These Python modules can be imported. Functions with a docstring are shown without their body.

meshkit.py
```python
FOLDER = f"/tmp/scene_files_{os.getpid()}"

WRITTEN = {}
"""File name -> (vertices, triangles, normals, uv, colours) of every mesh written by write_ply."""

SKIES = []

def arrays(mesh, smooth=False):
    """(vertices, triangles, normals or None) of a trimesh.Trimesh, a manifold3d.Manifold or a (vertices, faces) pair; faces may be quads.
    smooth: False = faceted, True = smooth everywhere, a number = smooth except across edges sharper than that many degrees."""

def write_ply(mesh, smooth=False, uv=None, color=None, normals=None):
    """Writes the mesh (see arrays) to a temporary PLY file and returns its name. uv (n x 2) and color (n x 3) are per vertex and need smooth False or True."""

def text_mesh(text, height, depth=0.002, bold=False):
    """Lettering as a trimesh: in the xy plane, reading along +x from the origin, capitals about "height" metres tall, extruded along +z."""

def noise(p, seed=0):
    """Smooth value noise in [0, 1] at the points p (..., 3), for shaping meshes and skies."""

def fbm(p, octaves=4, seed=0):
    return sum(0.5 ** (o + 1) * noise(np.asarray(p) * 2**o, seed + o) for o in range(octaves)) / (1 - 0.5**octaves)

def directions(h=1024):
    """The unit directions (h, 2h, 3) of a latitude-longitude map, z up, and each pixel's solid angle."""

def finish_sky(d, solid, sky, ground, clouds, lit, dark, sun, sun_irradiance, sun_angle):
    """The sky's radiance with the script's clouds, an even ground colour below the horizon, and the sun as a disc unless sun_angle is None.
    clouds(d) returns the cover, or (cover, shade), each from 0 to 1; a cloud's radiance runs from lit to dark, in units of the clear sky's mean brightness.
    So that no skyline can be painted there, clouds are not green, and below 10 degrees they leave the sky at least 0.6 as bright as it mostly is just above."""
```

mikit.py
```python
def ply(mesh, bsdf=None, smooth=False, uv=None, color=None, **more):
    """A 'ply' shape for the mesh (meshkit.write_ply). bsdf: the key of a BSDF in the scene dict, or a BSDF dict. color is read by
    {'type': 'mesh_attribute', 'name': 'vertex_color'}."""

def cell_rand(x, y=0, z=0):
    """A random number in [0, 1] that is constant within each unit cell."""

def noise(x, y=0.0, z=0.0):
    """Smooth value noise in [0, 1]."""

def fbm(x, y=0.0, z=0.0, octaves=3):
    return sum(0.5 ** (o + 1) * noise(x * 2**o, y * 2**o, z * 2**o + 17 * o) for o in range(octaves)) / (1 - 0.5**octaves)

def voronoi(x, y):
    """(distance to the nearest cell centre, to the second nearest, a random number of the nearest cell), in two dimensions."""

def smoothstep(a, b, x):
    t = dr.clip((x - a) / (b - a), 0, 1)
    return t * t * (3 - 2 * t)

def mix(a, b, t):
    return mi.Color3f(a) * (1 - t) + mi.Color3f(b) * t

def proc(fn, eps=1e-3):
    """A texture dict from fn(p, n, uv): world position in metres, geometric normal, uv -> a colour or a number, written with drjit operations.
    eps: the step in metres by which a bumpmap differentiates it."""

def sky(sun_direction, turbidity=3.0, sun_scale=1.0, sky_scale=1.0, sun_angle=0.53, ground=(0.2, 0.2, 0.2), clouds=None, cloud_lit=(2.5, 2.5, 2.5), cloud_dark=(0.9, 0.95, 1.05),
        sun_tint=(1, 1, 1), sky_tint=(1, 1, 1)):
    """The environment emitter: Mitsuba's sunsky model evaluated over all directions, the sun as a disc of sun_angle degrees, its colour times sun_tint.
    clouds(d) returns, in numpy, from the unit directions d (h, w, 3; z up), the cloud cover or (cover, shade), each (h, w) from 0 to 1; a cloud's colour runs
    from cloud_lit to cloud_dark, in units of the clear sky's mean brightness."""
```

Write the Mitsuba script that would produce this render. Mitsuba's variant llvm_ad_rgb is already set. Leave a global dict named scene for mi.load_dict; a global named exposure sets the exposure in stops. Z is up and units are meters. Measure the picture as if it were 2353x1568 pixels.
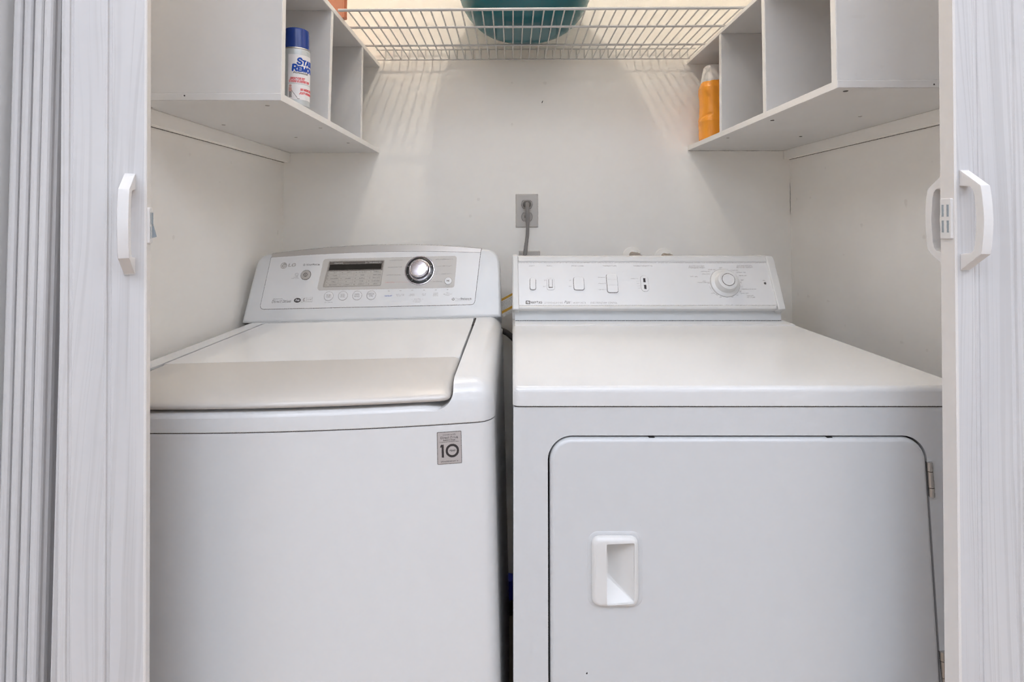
import math, random
import numpy as np, trimesh, drjit as dr, mitsuba as mi, mikit, meshkit
import manifold3d as m3
from mikit import mix, noise, fbm, smoothstep
from shapely.geometry import Polygon, Point, box as sbox, LineString
from shapely.ops import unary_union
T = mi.ScalarTransform4f
random.seed(7); np.random.seed(7)
scene, labels = {}, {}

# ---------------------------------------------------------------- camera, sky, lights, exposure
F = 1285.0
PITCH = math.atan(1 / 31.0)
CAM = (0.0, 0.0, 1.16)
PPY = 515 - F / 31.0
scene['camera'] = {'type': 'perspective', 'fov': math.degrees(2 * math.atan(1176.5 / F)), 'fov_axis': 'x', 'near_clip': 0.02, 'far_clip': 100.0,
                   'principal_point_offset_y': (784 - PPY) / 1568.0,
                   'to_world': T().look_at(origin=list(CAM), target=[0, math.cos(PITCH), CAM[2] + math.sin(PITCH)], up=[0, 0, 1])}
exposure = 0.0
CLOSET_LAMP = [680.0, 608.0, 520.0]
HALL_FILL = [5.85, 6.35, 7.4]
scene['sky'] = mikit.sky((-0.3, -0.5, 0.8), turbidity=4, sun_scale=0.0, sky_scale=1.0, clouds=lambda d: np.full(d.shape[:2], 0.75), cloud_lit=(1.1, 1.28, 1.5), cloud_dark=(.9, .95, 1.05))
scene['sky']['scale'] = 15.0

# ---------------------------------------------------------------- materials
def rgb(*c): return {'type': 'rgb', 'value': list(c)}
def s2l(r, g, b): return [((c / 255 + .055) / 1.055) ** 2.4 if c > 10 else c / 3294 for c in (r, g, b)]
def plastic(name, col, rough=.3, spec=.5, **kw):
    c = col if isinstance(col, dict) else rgb(*col)
    scene[name] = {'type': 'twosided', 'bsdf': {'type': 'principled', 'base_color': c, 'roughness': rough, 'specular': spec, **kw}}
def wall_tex(p, n, uv):
    t = fbm(p.x * 5, p.y * 5 + 3, p.z * 5, octaves=4)
    s = noise(p.x * 60, p.y * 60, p.z * 60)
    sp = smoothstep(.93, .96, noise(p.x * 38 + 11, p.y * 38, p.z * 38))
    c = mix((.878, .844, .782), (.905, .876, .825), t * .8 + s * .2)
    return mix(c, (.60, .55, .49), sp * .25)
def wall_bump(p, n, uv): return fbm(p.x * 90, p.y * 90, p.z * 90, octaves=3) * .0006
scene['m_wall'] = {'type': 'twosided', 'bsdf': {'type': 'bumpmap', 'arbitrary': {'type': 'principled', 'base_color': mikit.proc(wall_tex), 'roughness': .55, 'specular': .35}, 'tex': mikit.proc(wall_bump, eps=2e-3), 'scale': 1.0}}
plastic('m_hall', (.74, .735, .72), .7, .3)
plastic('m_ceiling', (.82, .81, .79), .8, .2)
def floor_tex(p, n, uv):
    g = noise(p.x * 3 + 4, p.y * 70) * .6 + noise(p.x * 12, p.y * 300) * .4
    return mix((.30, .20, .12), (.42, .29, .18), g)
plastic('m_floor', mikit.proc(floor_tex), .35, .4)
def shelf_tex(p, n, uv):
    t = fbm(p.x * 9, p.y * 9, p.z * 9, octaves=3)
    sp = smoothstep(.90, .95, noise(p.x * 70 + 5, p.y * 70, p.z * 70))
    return mix(mix((.60, .59, .575), (.64, .63, .615), t), (.56, .54, .51), sp * .25)
plastic('m_shelf', mikit.proc(shelf_tex), .42, .4)
plastic('m_shelf_edge', (.80, .78, .745), .4, .4)
def grain(p, n, uv):
    h = p.x * 1.0 - p.y * .55
    w = h + (noise(h * 22, p.z * 2.6) - .5) * .02 + (fbm(h * 60, p.z * 7, octaves=2) - .5) * .004
    a = noise(w * 330, p.z * 1.7)
    b = noise(w * 900, p.z * 5 + 9)
    d = smoothstep(.60, .86, a) * .6 + smoothstep(.66, .92, b) * .4
    broad = fbm(h * 26, p.z * 3.4 + 2, octaves=3)
    c = mix((.605, .592, .582), (.52, .515, .52), broad)
    return mix(c, (.42, .408, .40), d * .6)
plastic('m_door', mikit.proc(grain), .38, .45)
plastic('m_door_plain', (.66, .635, .61), .33, .45)
plastic('m_enamel', (.64, .638, .63), .2, .4)
plastic('m_enamel_dimmed', (.555, .562, .565), .22, .5)  # same white enamel in a darker copy, dimming the dryer fronts below its top
plastic('m_panel', (.70, .69, .68), .25, .45)
plastic('m_trim', (.64, .63, .61), .3, .45)
plastic('m_silver', (.54, .515, .485), .36, .45, metallic=.15)
plastic('m_strip', (.50, .475, .45), .32, .5, metallic=.45)
plastic('m_bezel', (.33, .305, .275), .4, .5, metallic=.2)
plastic('m_field', (.50, .475, .445), .34, .45)
plastic('m_grid', (.43, .405, .37), .4, .4)
plastic('m_lcd', (.016, .014, .012), .12, .5)
plastic('m_lcdframe', (.11, .095, .085), .3, .5)
plastic('m_black', (.02, .02, .02), .2, .5)
plastic('m_seam', (.10, .095, .09), .7, .2)
plastic('m_dark_gap', (.045, .042, .04), .8, .2)
plastic('m_ink', (.17, .155, .145), .6, .2)
plastic('m_ink_light', (.40, .38, .36), .6, .2)
plastic('m_ink_dark', (.035, .03, .03), .5, .3)
plastic('m_ink_white', (.62, .60, .58), .6, .2)
plastic('m_blue_ink', (.008, .055, .33), .5, .3)
plastic('m_red_ink', (.62, .07, .08), .5, .3)
plastic('m_pink_ink', (.62, .36, .32), .5, .3)
scene['m_chrome'] = {'type': 'twosided', 'bsdf': {'type': 'roughconductor', 'material': 'Cr', 'alpha': .05}}
scene['m_steel'] = {'type': 'twosided', 'bsdf': {'type': 'roughconductor', 'eta': rgb(2.0, 1.95, 1.9), 'k': rgb(3.4, 3.2, 3.0), 'alpha': .3}}
scene['m_brass'] = {'type': 'twosided', 'bsdf': {'type': 'roughconductor', 'eta': rgb(1.2, 1.4, 1.6), 'k': rgb(2.6, 2.3, 2.0), 'alpha': .32}}
plastic('m_wire', (.55, .54, .52), .3, .5)
plastic('m_teal', (.010, .105, .125), .2, .5, clearcoat=.4, clearcoat_gloss=.9)
plastic('m_blue_cap', (.008, .035, .20), .28, .5)
plastic('m_can', (.56, .585, .58), .3, .5, metallic=.2)
plastic('m_label', (.80, .77, .76), .4, .4)
plastic('m_orange', (.95, .36, .035), .35, .45)
plastic('m_white_cap', (.80, .76, .72), .3, .5)
plastic('m_box', (.52, .225, .135), .6, .3)
plastic('m_box_edge', (.42, .13, .06), .6, .3)
plastic('m_plate', (.52, .49, .455), .4, .4)
plastic('m_socket', (.40, .37, .34), .4, .4)
plastic('m_plug', (.14, .13, .12), .5, .3)
plastic('m_cord', (.22, .205, .195), .5, .3)
plastic('m_catch', (.66, .645, .63), .3, .5)
plastic('m_magnet', (.26, .30, .33), .35, .5)
plastic('m_tag', (.80, .77, .72), .6, .2)
plastic('m_tag_yellow', (.62, .36, .06), .6, .2)
plastic('m_floor_dimmed', (.09, .08, .07), .5, .3)  # dark floor colour stands in for shade in the gap between the machines
plastic('m_hose', (.055, .05, .046), .5, .3)
plastic('m_rubber', (.02, .02, .02), .6, .3)
plastic('m_deepblue', (.02, .03, .30), .35, .4)
plastic('m_sticker', (.42, .385, .37), .42, .4, metallic=.15)

# ---------------------------------------------------------------- helpers
def frame(o, ex, up):
    ex, up = np.array(ex, float), np.array(up, float)
    ex /= np.linalg.norm(ex); up -= ex * (up @ ex); up /= np.linalg.norm(up)
    M = np.eye(4); M[:3, 0], M[:3, 1], M[:3, 2], M[:3, 3] = ex, up, np.cross(ex, up), o
    return M
def rot_y(deg, pivot):      # counter-clockwise as seen from the camera
    a = math.radians(deg); R = np.eye(4)
    R[0, 0], R[0, 2], R[2, 0], R[2, 2] = math.cos(a), -math.sin(a), math.sin(a), math.cos(a)
    A, B = np.eye(4), np.eye(4); A[:3, 3] = pivot; B[:3, 3] = -np.array(pivot)
    return A @ R @ B
def tm(x):
    if hasattr(x, 'to_mesh'):
        m = x.to_mesh(); return trimesh.Trimesh(np.array(m.vert_properties[:, :3], float), np.array(m.tri_verts), process=False)
    return x
def man(x):
    if hasattr(x, 'to_mesh'): return x
    x = x.copy(); x.merge_vertices()
    return m3.Manifold(m3.Mesh(np.asarray(x.vertices, np.float32), np.asarray(x.faces, np.uint32)))
def cat(*ms): return trimesh.util.concatenate([tm(m) for m in ms])
def put(mesh, M):
    mesh = tm(mesh).copy(); mesh.apply_transform(M); return mesh
def numbered(key):
    if key not in scene and key not in labels and not any(k.startswith(key + '__') for k in scene): return key
    i = 1
    while f'{key}_{i:03d}' in scene or f'{key}_{i:03d}' in labels or any(k.startswith(f'{key}_{i:03d}__') for k in scene): i += 1
    return f'{key}_{i:03d}'
def add(name, mesh, mat, parent=None, smooth=False, label=None, kind=None, **kw):
    key = numbered((parent + '__' if parent else '') + name)
    scene[key] = mikit.ply(tm(mesh), mat, smooth=smooth, **kw)
    if label or kind: labels[key] = {}
    if label: labels[key]['label'] = label
    if kind: labels[key]['kind'] = kind
    return key
def thing(key, label, cat_, group=None, kind=None):
    labels[key] = {'label': label, 'category': cat_}
    if group: labels[key]['group'] = group
    if kind: labels[key]['kind'] = kind
    return key
def bx(x0, x1, y0, y1, z0, z1, c=0.0):
    if c <= 0:
        m = trimesh.creation.box((x1 - x0, y1 - y0, z1 - z0)); m.apply_translation(((x0 + x1) / 2, (y0 + y1) / 2, (z0 + z1) / 2)); return m
    P = []
    for X, sx in ((x0, 1), (x1, -1)):
        for Y, sy in ((y0, 1), (y1, -1)):
            for Z, sz in ((z0, 1), (z1, -1)):
                P += [(X + sx * c, Y + sy * c, Z), (X + sx * c, Y, Z + sz * c), (X, Y + sy * c, Z + sz * c)]
    return trimesh.convex.convex_hull(np.array(P))
def rbx(x0, x1, y0, y1, z0, z1, r, n=5):
    a = np.linspace(0, math.pi / 2, n); P = []
    for t in a:
        for q in a[: (n if t < math.pi / 2 - 1e-6 else 1)]:
            P.append((math.cos(t) * math.cos(q), math.cos(t) * math.sin(q), math.sin(t)))
    P = np.array(P); out = []
    for X, sx in ((x0, -1), (x1, 1)):
        for Y, sy in ((y0, -1), (y1, 1)):
            for Z, sz in ((z0, -1), (z1, 1)):
                out.append(P * [sx * r, sy * r, sz * r] + [X - sx * r, Y - sy * r, Z - sz * r])
    return trimesh.convex.convex_hull(np.vstack(out))
def rpoly(x0, x1, y0, y1, r, n=8): return sbox(x0, y0, x1, y1).buffer(-r).buffer(r, quad_segs=n)
def rounded(poly, r, n=8): return poly.buffer(-r).buffer(r, quad_segs=n)
def ext(poly, h, z0=0.0):
    gs = getattr(poly, 'geoms', [poly])
    m = trimesh.util.concatenate([trimesh.creation.extrude_polygon(g, h, engine='earcut') for g in gs])
    m.apply_translation((0, 0, z0)); return m
def ring_resample(poly, step):
    L = poly.exterior; c = np.array(L.coords)[:-1]; out = []
    if not L.is_ccw: c = c[::-1]
    for i in range(len(c)):
        a, b = c[i], c[(i + 1) % len(c)]; k = max(1, int(np.linalg.norm(b - a) / step))
        out += [a + (b - a) * j / k for j in range(k)]
    return np.array(out)
def ext_round(poly, depth, r, steps=4, step=.03, rx=None, both=False):
    """The polygon extruded along +z with a rounded front edge (radius r in z, rx across)."""
    rx = r if rx is None else rx
    P = ring_resample(poly, step); n = len(P)
    e = np.roll(P, -1, 0) - P; e /= np.linalg.norm(e, axis=1, keepdims=True) + 1e-12
    nin = np.stack([-e[:, 1], e[:, 0]], 1); v = nin + np.roll(nin, 1, 0)
    k = np.sum(v * nin, 1); v = v / np.maximum(k, .4)[:, None]
    rings = []
    th = [math.pi / 2 * i / steps for i in range(steps + 1)]
    if both: rings += [(rx * (1 - math.sin(t)), r * (1 - math.cos(t)) ) for t in th][:-1]
    else: rings.append((0, 0))
    rings += [(rx * (1 - math.cos(t)), depth - r + r * math.sin(t)) for t in th]
    V = np.vstack([np.column_stack([P + v * i, np.full(n, z)]) for i, z in rings])
    Fc = []
    for a in range(len(rings) - 1):
        i = np.arange(n); j = (i + 1) % n
        Fc += [np.stack([a * n + i, a * n + j, (a + 1) * n + j], 1), np.stack([a * n + i, (a + 1) * n + j, (a + 1) * n + i], 1)]
    import mapbox_earcut as me
    for a, flip in ((0, True), (len(rings) - 1, False)):
        t = np.asarray(me.triangulate_float64(V[a * n:(a + 1) * n, :2].copy(), np.array([n], np.uint32))).reshape(-1, 3).astype(int) + a * n
        q = V[t]; s = np.sign(np.sum((q[:, 1, 0] - q[:, 0, 0]) * (q[:, 2, 1] - q[:, 0, 1]) - (q[:, 1, 1] - q[:, 0, 1]) * (q[:, 2, 0] - q[:, 0, 0])))
        if (s > 0) == flip: t = t[:, ::-1]
        Fc.append(t)
    return trimesh.Trimesh(V, np.vstack(Fc), process=False)
def cyl(p0, p1, r, n=20, r1=None):
    p0, p1 = np.array(p0, float), np.array(p1, float)
    return tube([p0, p1], [r, r if r1 is None else r1], n)
def tube(pts, r, n=8, flat=None):
    p = np.array(pts, float); r = np.broadcast_to(np.asarray(r, float), (len(p),))
    t = np.gradient(p, axis=0); t /= np.linalg.norm(t, axis=1, keepdims=True)
    a = np.cross(t[0], [0, 0, 1.0] if abs(t[0][2]) < .9 else [1.0, 0, 0]); a /= np.linalg.norm(a); A = [a]
    for i in range(1, len(p)):
        a = A[-1] - t[i] * (A[-1] @ t[i]); A.append(a / np.linalg.norm(a))
    A = np.array(A); B = np.cross(t, A); q = np.arange(n) * 2 * math.pi / n
    fa, fb = (1, 1) if flat is None else flat
    V = (p[:, None] + r[:, None, None] * (fa * np.cos(q)[None, :, None] * A[:, None] + fb * np.sin(q)[None, :, None] * B[:, None])).reshape(-1, 3)
    Fc = []
    for i in range(len(p) - 1):
        for j in range(n):
            k = (j + 1) % n
            Fc += [(i * n + j, i * n + k, (i + 1) * n + k), (i * n + j, (i + 1) * n + k, (i + 1) * n + j)]
    V = np.vstack([V, p[:1], p[-1:]]); c0, c1 = len(V) - 2, len(V) - 1; o = (len(p) - 1) * n
    for j in range(n):
        k = (j + 1) % n; Fc += [(c0, k, j), (c1, o + j, o + k)]
    m = trimesh.Trimesh(V, Fc, process=False)
    if m.volume < 0: m.invert()
    return m
def lathe(prof, n=48, M=None):
    m = trimesh.creation.revolve(np.array(prof, float), sections=n)
    if m.volume < 0: m.invert()
    return m if M is None else put(m, M)
def smoothline(pts, k=8):
    p = np.array(pts, float); t = np.arange(len(p))
    from scipy.interpolate import CubicSpline
    return CubicSpline(t, p)(np.linspace(0, len(p) - 1, (len(p) - 1) * k + 1))
def text(s, u, v, h, anchor='l', w=None, bold=False, shear=0.0, d=.0003, rot=0.0):
    """Lettering in the (u, v) plane at height h, optional fixed width w."""
    m = meshkit.text_mesh(s, h, d, bold)
    x0, x1 = m.bounds[0][0], m.bounds[1][0]
    m.apply_translation((-x0, 0, 0))
    if w: m.apply_scale((w / (x1 - x0), 1, 1))
    W = w or (x1 - x0)
    m.apply_translation(({'l': 0, 'c': -W / 2, 'r': -W}[anchor], 0, 0))
    S = np.eye(4); S[0, 1] = shear; m.apply_transform(S)
    if rot: m.apply_transform(trimesh.transformations.rotation_matrix(rot, (0, 0, 1)))
    m.apply_translation((u, v, 0)); return m
def annulus(u, v, r0, r1, a0=0, a1=360, n=40):
    a = np.radians(np.linspace(a0, a1, n))
    if a1 - a0 >= 360: return Point(u, v).buffer(r1, quad_segs=12).difference(Point(u, v).buffer(r0, quad_segs=12))
    return Polygon([(u + r1 * math.cos(t), v + r1 * math.sin(t)) for t in a] + [(u + r0 * math.cos(t), v + r0 * math.sin(t)) for t in a[::-1]])
def bar(u0, v0, u1, v1, w): return LineString([(u0, v0), (u1, v1)]).buffer(w / 2, cap_style=2)

# ---------------------------------------------------------------- the room
WX0, WX1, YB = -.716, .872, 1.75
JX0, JX1, YF0, YF1 = -.655, .80, .60, .80
CZ = 2.60
wall_mesh = cat(bx(WX0 - .1, WX1 + .1, YB, YB + .1, 0, CZ))
add('wall_back', wall_mesh, 'm_wall', kind='structure', label='off-white painted back wall of the closet')
nail = put(cyl((0, 0, 0), (.003, .0, .007), .0012, 6), np.eye(4)); nail.apply_translation((.094, YB - .002, 1.541))
add('nail', nail, 'm_ink_dark', 'wall_back')
add('wall_left', bx(WX0 - .1, WX0, YF1, YB, 0, CZ), 'm_wall', kind='structure', label='off-white closet side wall behind the left door')
add('wall_right', bx(WX1, WX1 + .1, YF1, YB, 0, CZ), 'm_wall', kind='structure', label='off-white closet side wall behind the right door')
add('crack', tube([(WX1 - .0006, YB - .0006, 1.288), (WX1 + .0000, YB - .0010, 1.262), (WX1 - .0012, YB - .0004, 1.235), (WX1 - .0004, YB - .0008, 1.21), (WX1 - .0016, YB - .0006, 1.19)], [.0004, .0009, .0006, .0010, .0004], 6), 'm_ink_light', 'wall_right', label='fine crack in the wall corner')
add('crack', tube([(x, YB - .0003, 1.3900 + .0006 * math.sin(x * 90)) for x in np.linspace(.556, .852, 24)], .0007, 6), 'm_ink_light', 'wall_back', label='fine dark crack under the right shelf')
fr = cat(bx(-2.4, JX0 - .02, YF0, YF1, 0, CZ), bx(JX1 + .02, 2.4, YF0, YF1, 0, CZ), bx(JX0 - .02, JX1 + .02, YF0, YF1, 2.07, CZ))
add('wall_front', fr, 'm_hall', kind='structure', label='closet front wall around the door opening')
add('trim_1', bx(JX0 - .02, JX0, YF0 - .012, YF1 + .004, 0, 2.07), 'm_hall', kind='structure', label='white door jamb at the far left edge')
add('trim_2', bx(JX1, JX1 + .02, YF0 - .012, YF1 + .004, 0, 2.07), 'm_hall', kind='structure', label='white door jamb to the right of the folding door')
add('trim_3', bx(JX0, JX1, YF0 - .012, YF1 + .004, 2.05, 2.07), 'm_hall', kind='structure', label='white head jamb over the folding doors')
add('floor', bx(-2.4, 2.4, -3.0, YF1, -.05, 0), 'm_floor', kind='structure', label='wood floor of the hall')
add('floor_closet', bx(WX0 - .1, WX1 + .1, YF1, YB, -.05, 0), 'm_floor_dimmed', kind='structure', label='closet floor coloured dark to deepen the shaded gap')
add('ceiling', bx(-2.4, 2.4, -3.0, YB + .1, CZ, CZ + .05), 'm_ceiling', kind='structure', label='white ceiling')
add('wall_hall_left', bx(-2.5, -2.4, -3.0, YF1, 0, CZ), 'm_hall', kind='structure', label='hall side wall on the left')
add('wall_hall_right', bx(2.4, 2.5, -3.0, YF1, 0, CZ), 'm_hall', kind='structure', label='hall side wall on the right')
# wall behind the camera with one wide window opening
wx0, wx1, wz0, wz1 = -1.3, 1.5, .45, 2.15
hb = cat(bx(-2.5, wx0, -3.1, -3.0, 0, CZ), bx(wx1, 2.5, -3.1, -3.0, 0, CZ), bx(wx0, wx1, -3.1, -3.0, 0, wz0), bx(wx0, wx1, -3.1, -3.0, wz1, CZ))
add('wall_hall_back', hb, 'm_hall', kind='structure', label='hall wall behind the viewer')
wf = cat(bx(wx0, wx0 + .05, -3.11, -2.99, wz0, wz1), bx(wx1 - .05, wx1, -3.11, -2.99, wz0, wz1), bx(wx0, wx1, -3.11, -2.99, wz0, wz0 + .05), bx(wx0, wx1, -3.11, -2.99, wz1 - .05, wz1), bx(.08, .12, -3.1, -3.0, wz0, wz1))
add('window_1', wf, 'm_door_plain', kind='structure', label='white window frame in the hall')

# ---------------------------------------------------------------- lamps
L0 = np.array([-.05, 1.16, CZ - .145])
k = thing('closet_lamp', 'small round bulb lamp on the closet ceiling', 'lamp')
add('base', lathe([(0, CZ), (.055, CZ), (.055, CZ - .02), (.035, CZ - .035), (.022, CZ - .085), (0, CZ - .085)], 32, T().translate([L0[0], L0[1], 0]).matrix), 'm_white_cap', k, 35)
bulb = trimesh.creation.icosphere(3, .022); bulb.apply_scale((1, 1, 1.25)); bulb.apply_translation(L0 + [0, 0, .03])
kb = add('bulb', bulb, 'm_white_cap', k, True); scene[kb]['emitter'] = {'type': 'area', 'radiance': rgb(*CLOSET_LAMP)}
for cx, side in ((-1.45, 'left side'), (1.45, 'right side'), (.05, 'middle')):  # ceiling panels added out of view to brighten closet walls and fronts
    k = thing(numbered('hall_fill_lamp'), f'added unseen fill light, a flat square panel in the {side} of the hall ceiling', 'lamp')
    add('housing', bx(cx - .62, cx + .62, -1.15 - .35 * (abs(cx) < 1), .05 - .35 * (abs(cx) < 1), CZ - .035, CZ), 'm_white_cap', k)
    kb = add('diffuser', bx(cx - .60, cx + .60, -1.13 - .35 * (abs(cx) < 1), .03 - .35 * (abs(cx) < 1), CZ - .041, CZ - .0355), 'm_white_cap', k); scene[kb]['emitter'] = {'type': 'area', 'radiance': rgb(*[v * (.78 if abs(cx) > 1 else 1.0) for v in HALL_FILL])}

# ---------------------------------------------------------------- folding doors
def extrude_plan(poly, z0, z1, M2):
    """(s, w) plan polygon, w outward from the face, extruded along z and placed by M2 (origin, direction of s, outward normal)."""
    o, d, n = M2; m = ext(poly, z1 - z0, z0); v = m.vertices.copy()
    m.vertices = np.column_stack([o[0] + v[:, 0] * d[0] + v[:, 1] * n[0], o[1] + v[:, 0] * d[1] + v[:, 1] * n[1], v[:, 2]])
    if m.volume < 0: m.invert()
    return m
def handle_mesh(wide=.0122):
    bowz = np.linspace(.0425, -.0425, 15)
    out = [(0, .065)] + [(.0372 - .0045 * (z / .0425) ** 2, z) for z in bowz] + [(0, -.065)]
    inn = [(-.001, .0435), (.0165, .0415), (.0205, .0375), (.0228, .03), (.0255, 0), (.0228, -.03), (.0205, -.0375), (.0165, -.0415), (-.001, -.0435)]
    po = Polygon(out).buffer(-.001).buffer(.001, quad_segs=3); po = po.union(sbox(-.0005, .0435, .002, .0645)).union(sbox(-.0005, -.0645, .002, -.0435))
    po = po.difference(Polygon(inn))
    return ext_round(po, wide, .0012, 2, .004, both=True)      # x = away from the face, y = up, z = across
def door(key, label, o, d, n, prof, length, t, lean, hs, hz, slats, edge_sign):
    thing(key, label, 'folding door', kind='structure')
    Lm = rot_y(lean, (o[0], o[1], 1.16)); M2 = (np.array(o), np.array(d), np.array(n))
    poly = Polygon([(0, -t)] + [(s, w) for s, w in prof] + [(length, -t)])
    add('lead_panel', put(extrude_plan(poly, .015, 2.03, M2), Lm), 'm_door', key)
    # smooth strip wrapped around the leading edge
    st = Polygon([(-.0012, -t - .0006), (-.0012, .0002), (0, .0008), (.0018, .0008), (.0018, .0001), (0, -.0002), (0, -t - .0006)])
    add('edge_strip', put(extrude_plan(st, .014, 2.031, M2), Lm), 'm_door_plain', key, label='smooth pinkish white edge strip')
    D, N = np.array([d[0], d[1], 0]), np.array([n[0], n[1], 0])
    hm = handle_mesh()
    for sgn, lab in ((1, 'white plastic bow handle on the room side'), (-1, 'white plastic bow handle on the closet side')):
        b = np.array([o[0], o[1], hz]) + D * hs + (N * .0004 if sgn > 0 else -N * (t + .0004))
        M = np.eye(4); M[:3, 0], M[:3, 1], M[:3, 2], M[:3, 3] = N * sgn, (0, 0, 1), D, b
        h = put(hm, M)
        if h.volume < 0: h.invert()
        add('handle', put(h, Lm), 'm_catch', key, 30, label=lab)
    for i, (p0, p1) in enumerate(slats):
        p0, p1 = np.array(p0), np.array(p1); dd = (p1 - p0) / np.linalg.norm(p1 - p0); nn = np.array([-dd[1], dd[0]]); Ls = np.linalg.norm(p1 - p0)
        pr = [(.0035, -.0066), (.0012, -.0056), (.0, -.0035), (0, -.0005), (.0010, .0022), (.003, .0037), (.006, .0042), (.009, .0022), (.012, .0022), (.0145, .0045), (.020, .0045), (.0225, .0025), (Ls - .016, .0025), (Ls - .012, .0042), (Ls - .002, .0042), (Ls, .002), (Ls, -.0066)]
        mir = edge_sign
        po = Polygon([(s, w * mir) for s, w in pr])
        add('slat', extrude_plan(po, .02, 2.03, (p0, dd, -nn)), 'm_door', key)
    return Lm, M2
LO, LD, LN = (-.4712, .72), (-.9205, -.3907), (.3907, -.9205)
lprof = [(0, -.001), (.0012, 0), (.0362, 0), (.0372, -.0018), (.0402, -.0018), (.0415, .0007), (.0432, .0007), (.0445, 0), (.0765, 0), (.0775, -.0014), (.0798, -.0014), (.0808, .0009), (.0850, .0013), (.0885, 0), (.0898, -.003)]
slL = [((-.5845, .697), (-.5880, .787)), ((-.5990, .700), (-.6025, .79)), ((-.6150, .703), (-.6185, .79)), ((-.6310, .706), (-.6345, .79)), ((-.5570, .7005), (-.5800, .7860))]  # last slat added to close the crevice and keep light out
Lm, LM2 = door('door_1', 'white woodgrain folding door stacked at the left of the closet opening', LO, LD, LN, lprof, .0898, .022, 1.07, .0111, 1.1605, slL, 1)
RO, RD, RN = (.5704, .72), (1, 0), (0, -1)
rprof = [(0, -.001), (.0012, 0), (.0236, 0), (.0245, .0009), (.0272, .0009), (.0282, -.0012), (.0300, -.0012), (.0310, 0), (.0720, 0), (.0735, -.0014), (.0765, -.0014), (.078, .0008), (.094, .0008), (.0955, -.002)]
slR = [((.690, .697), (.692, .787)), ((.708, .700), (.711, .79)), ((.726, .703), (.729, .79)), ((.744, .703), (.747, .79))]
Rm, RM2 = door('door_2', 'white woodgrain folding door stacked at the right of the closet opening', RO, RD, RN, rprof, .0955, .0225, -.88, .0053, 1.1655, slR, 1)
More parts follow.
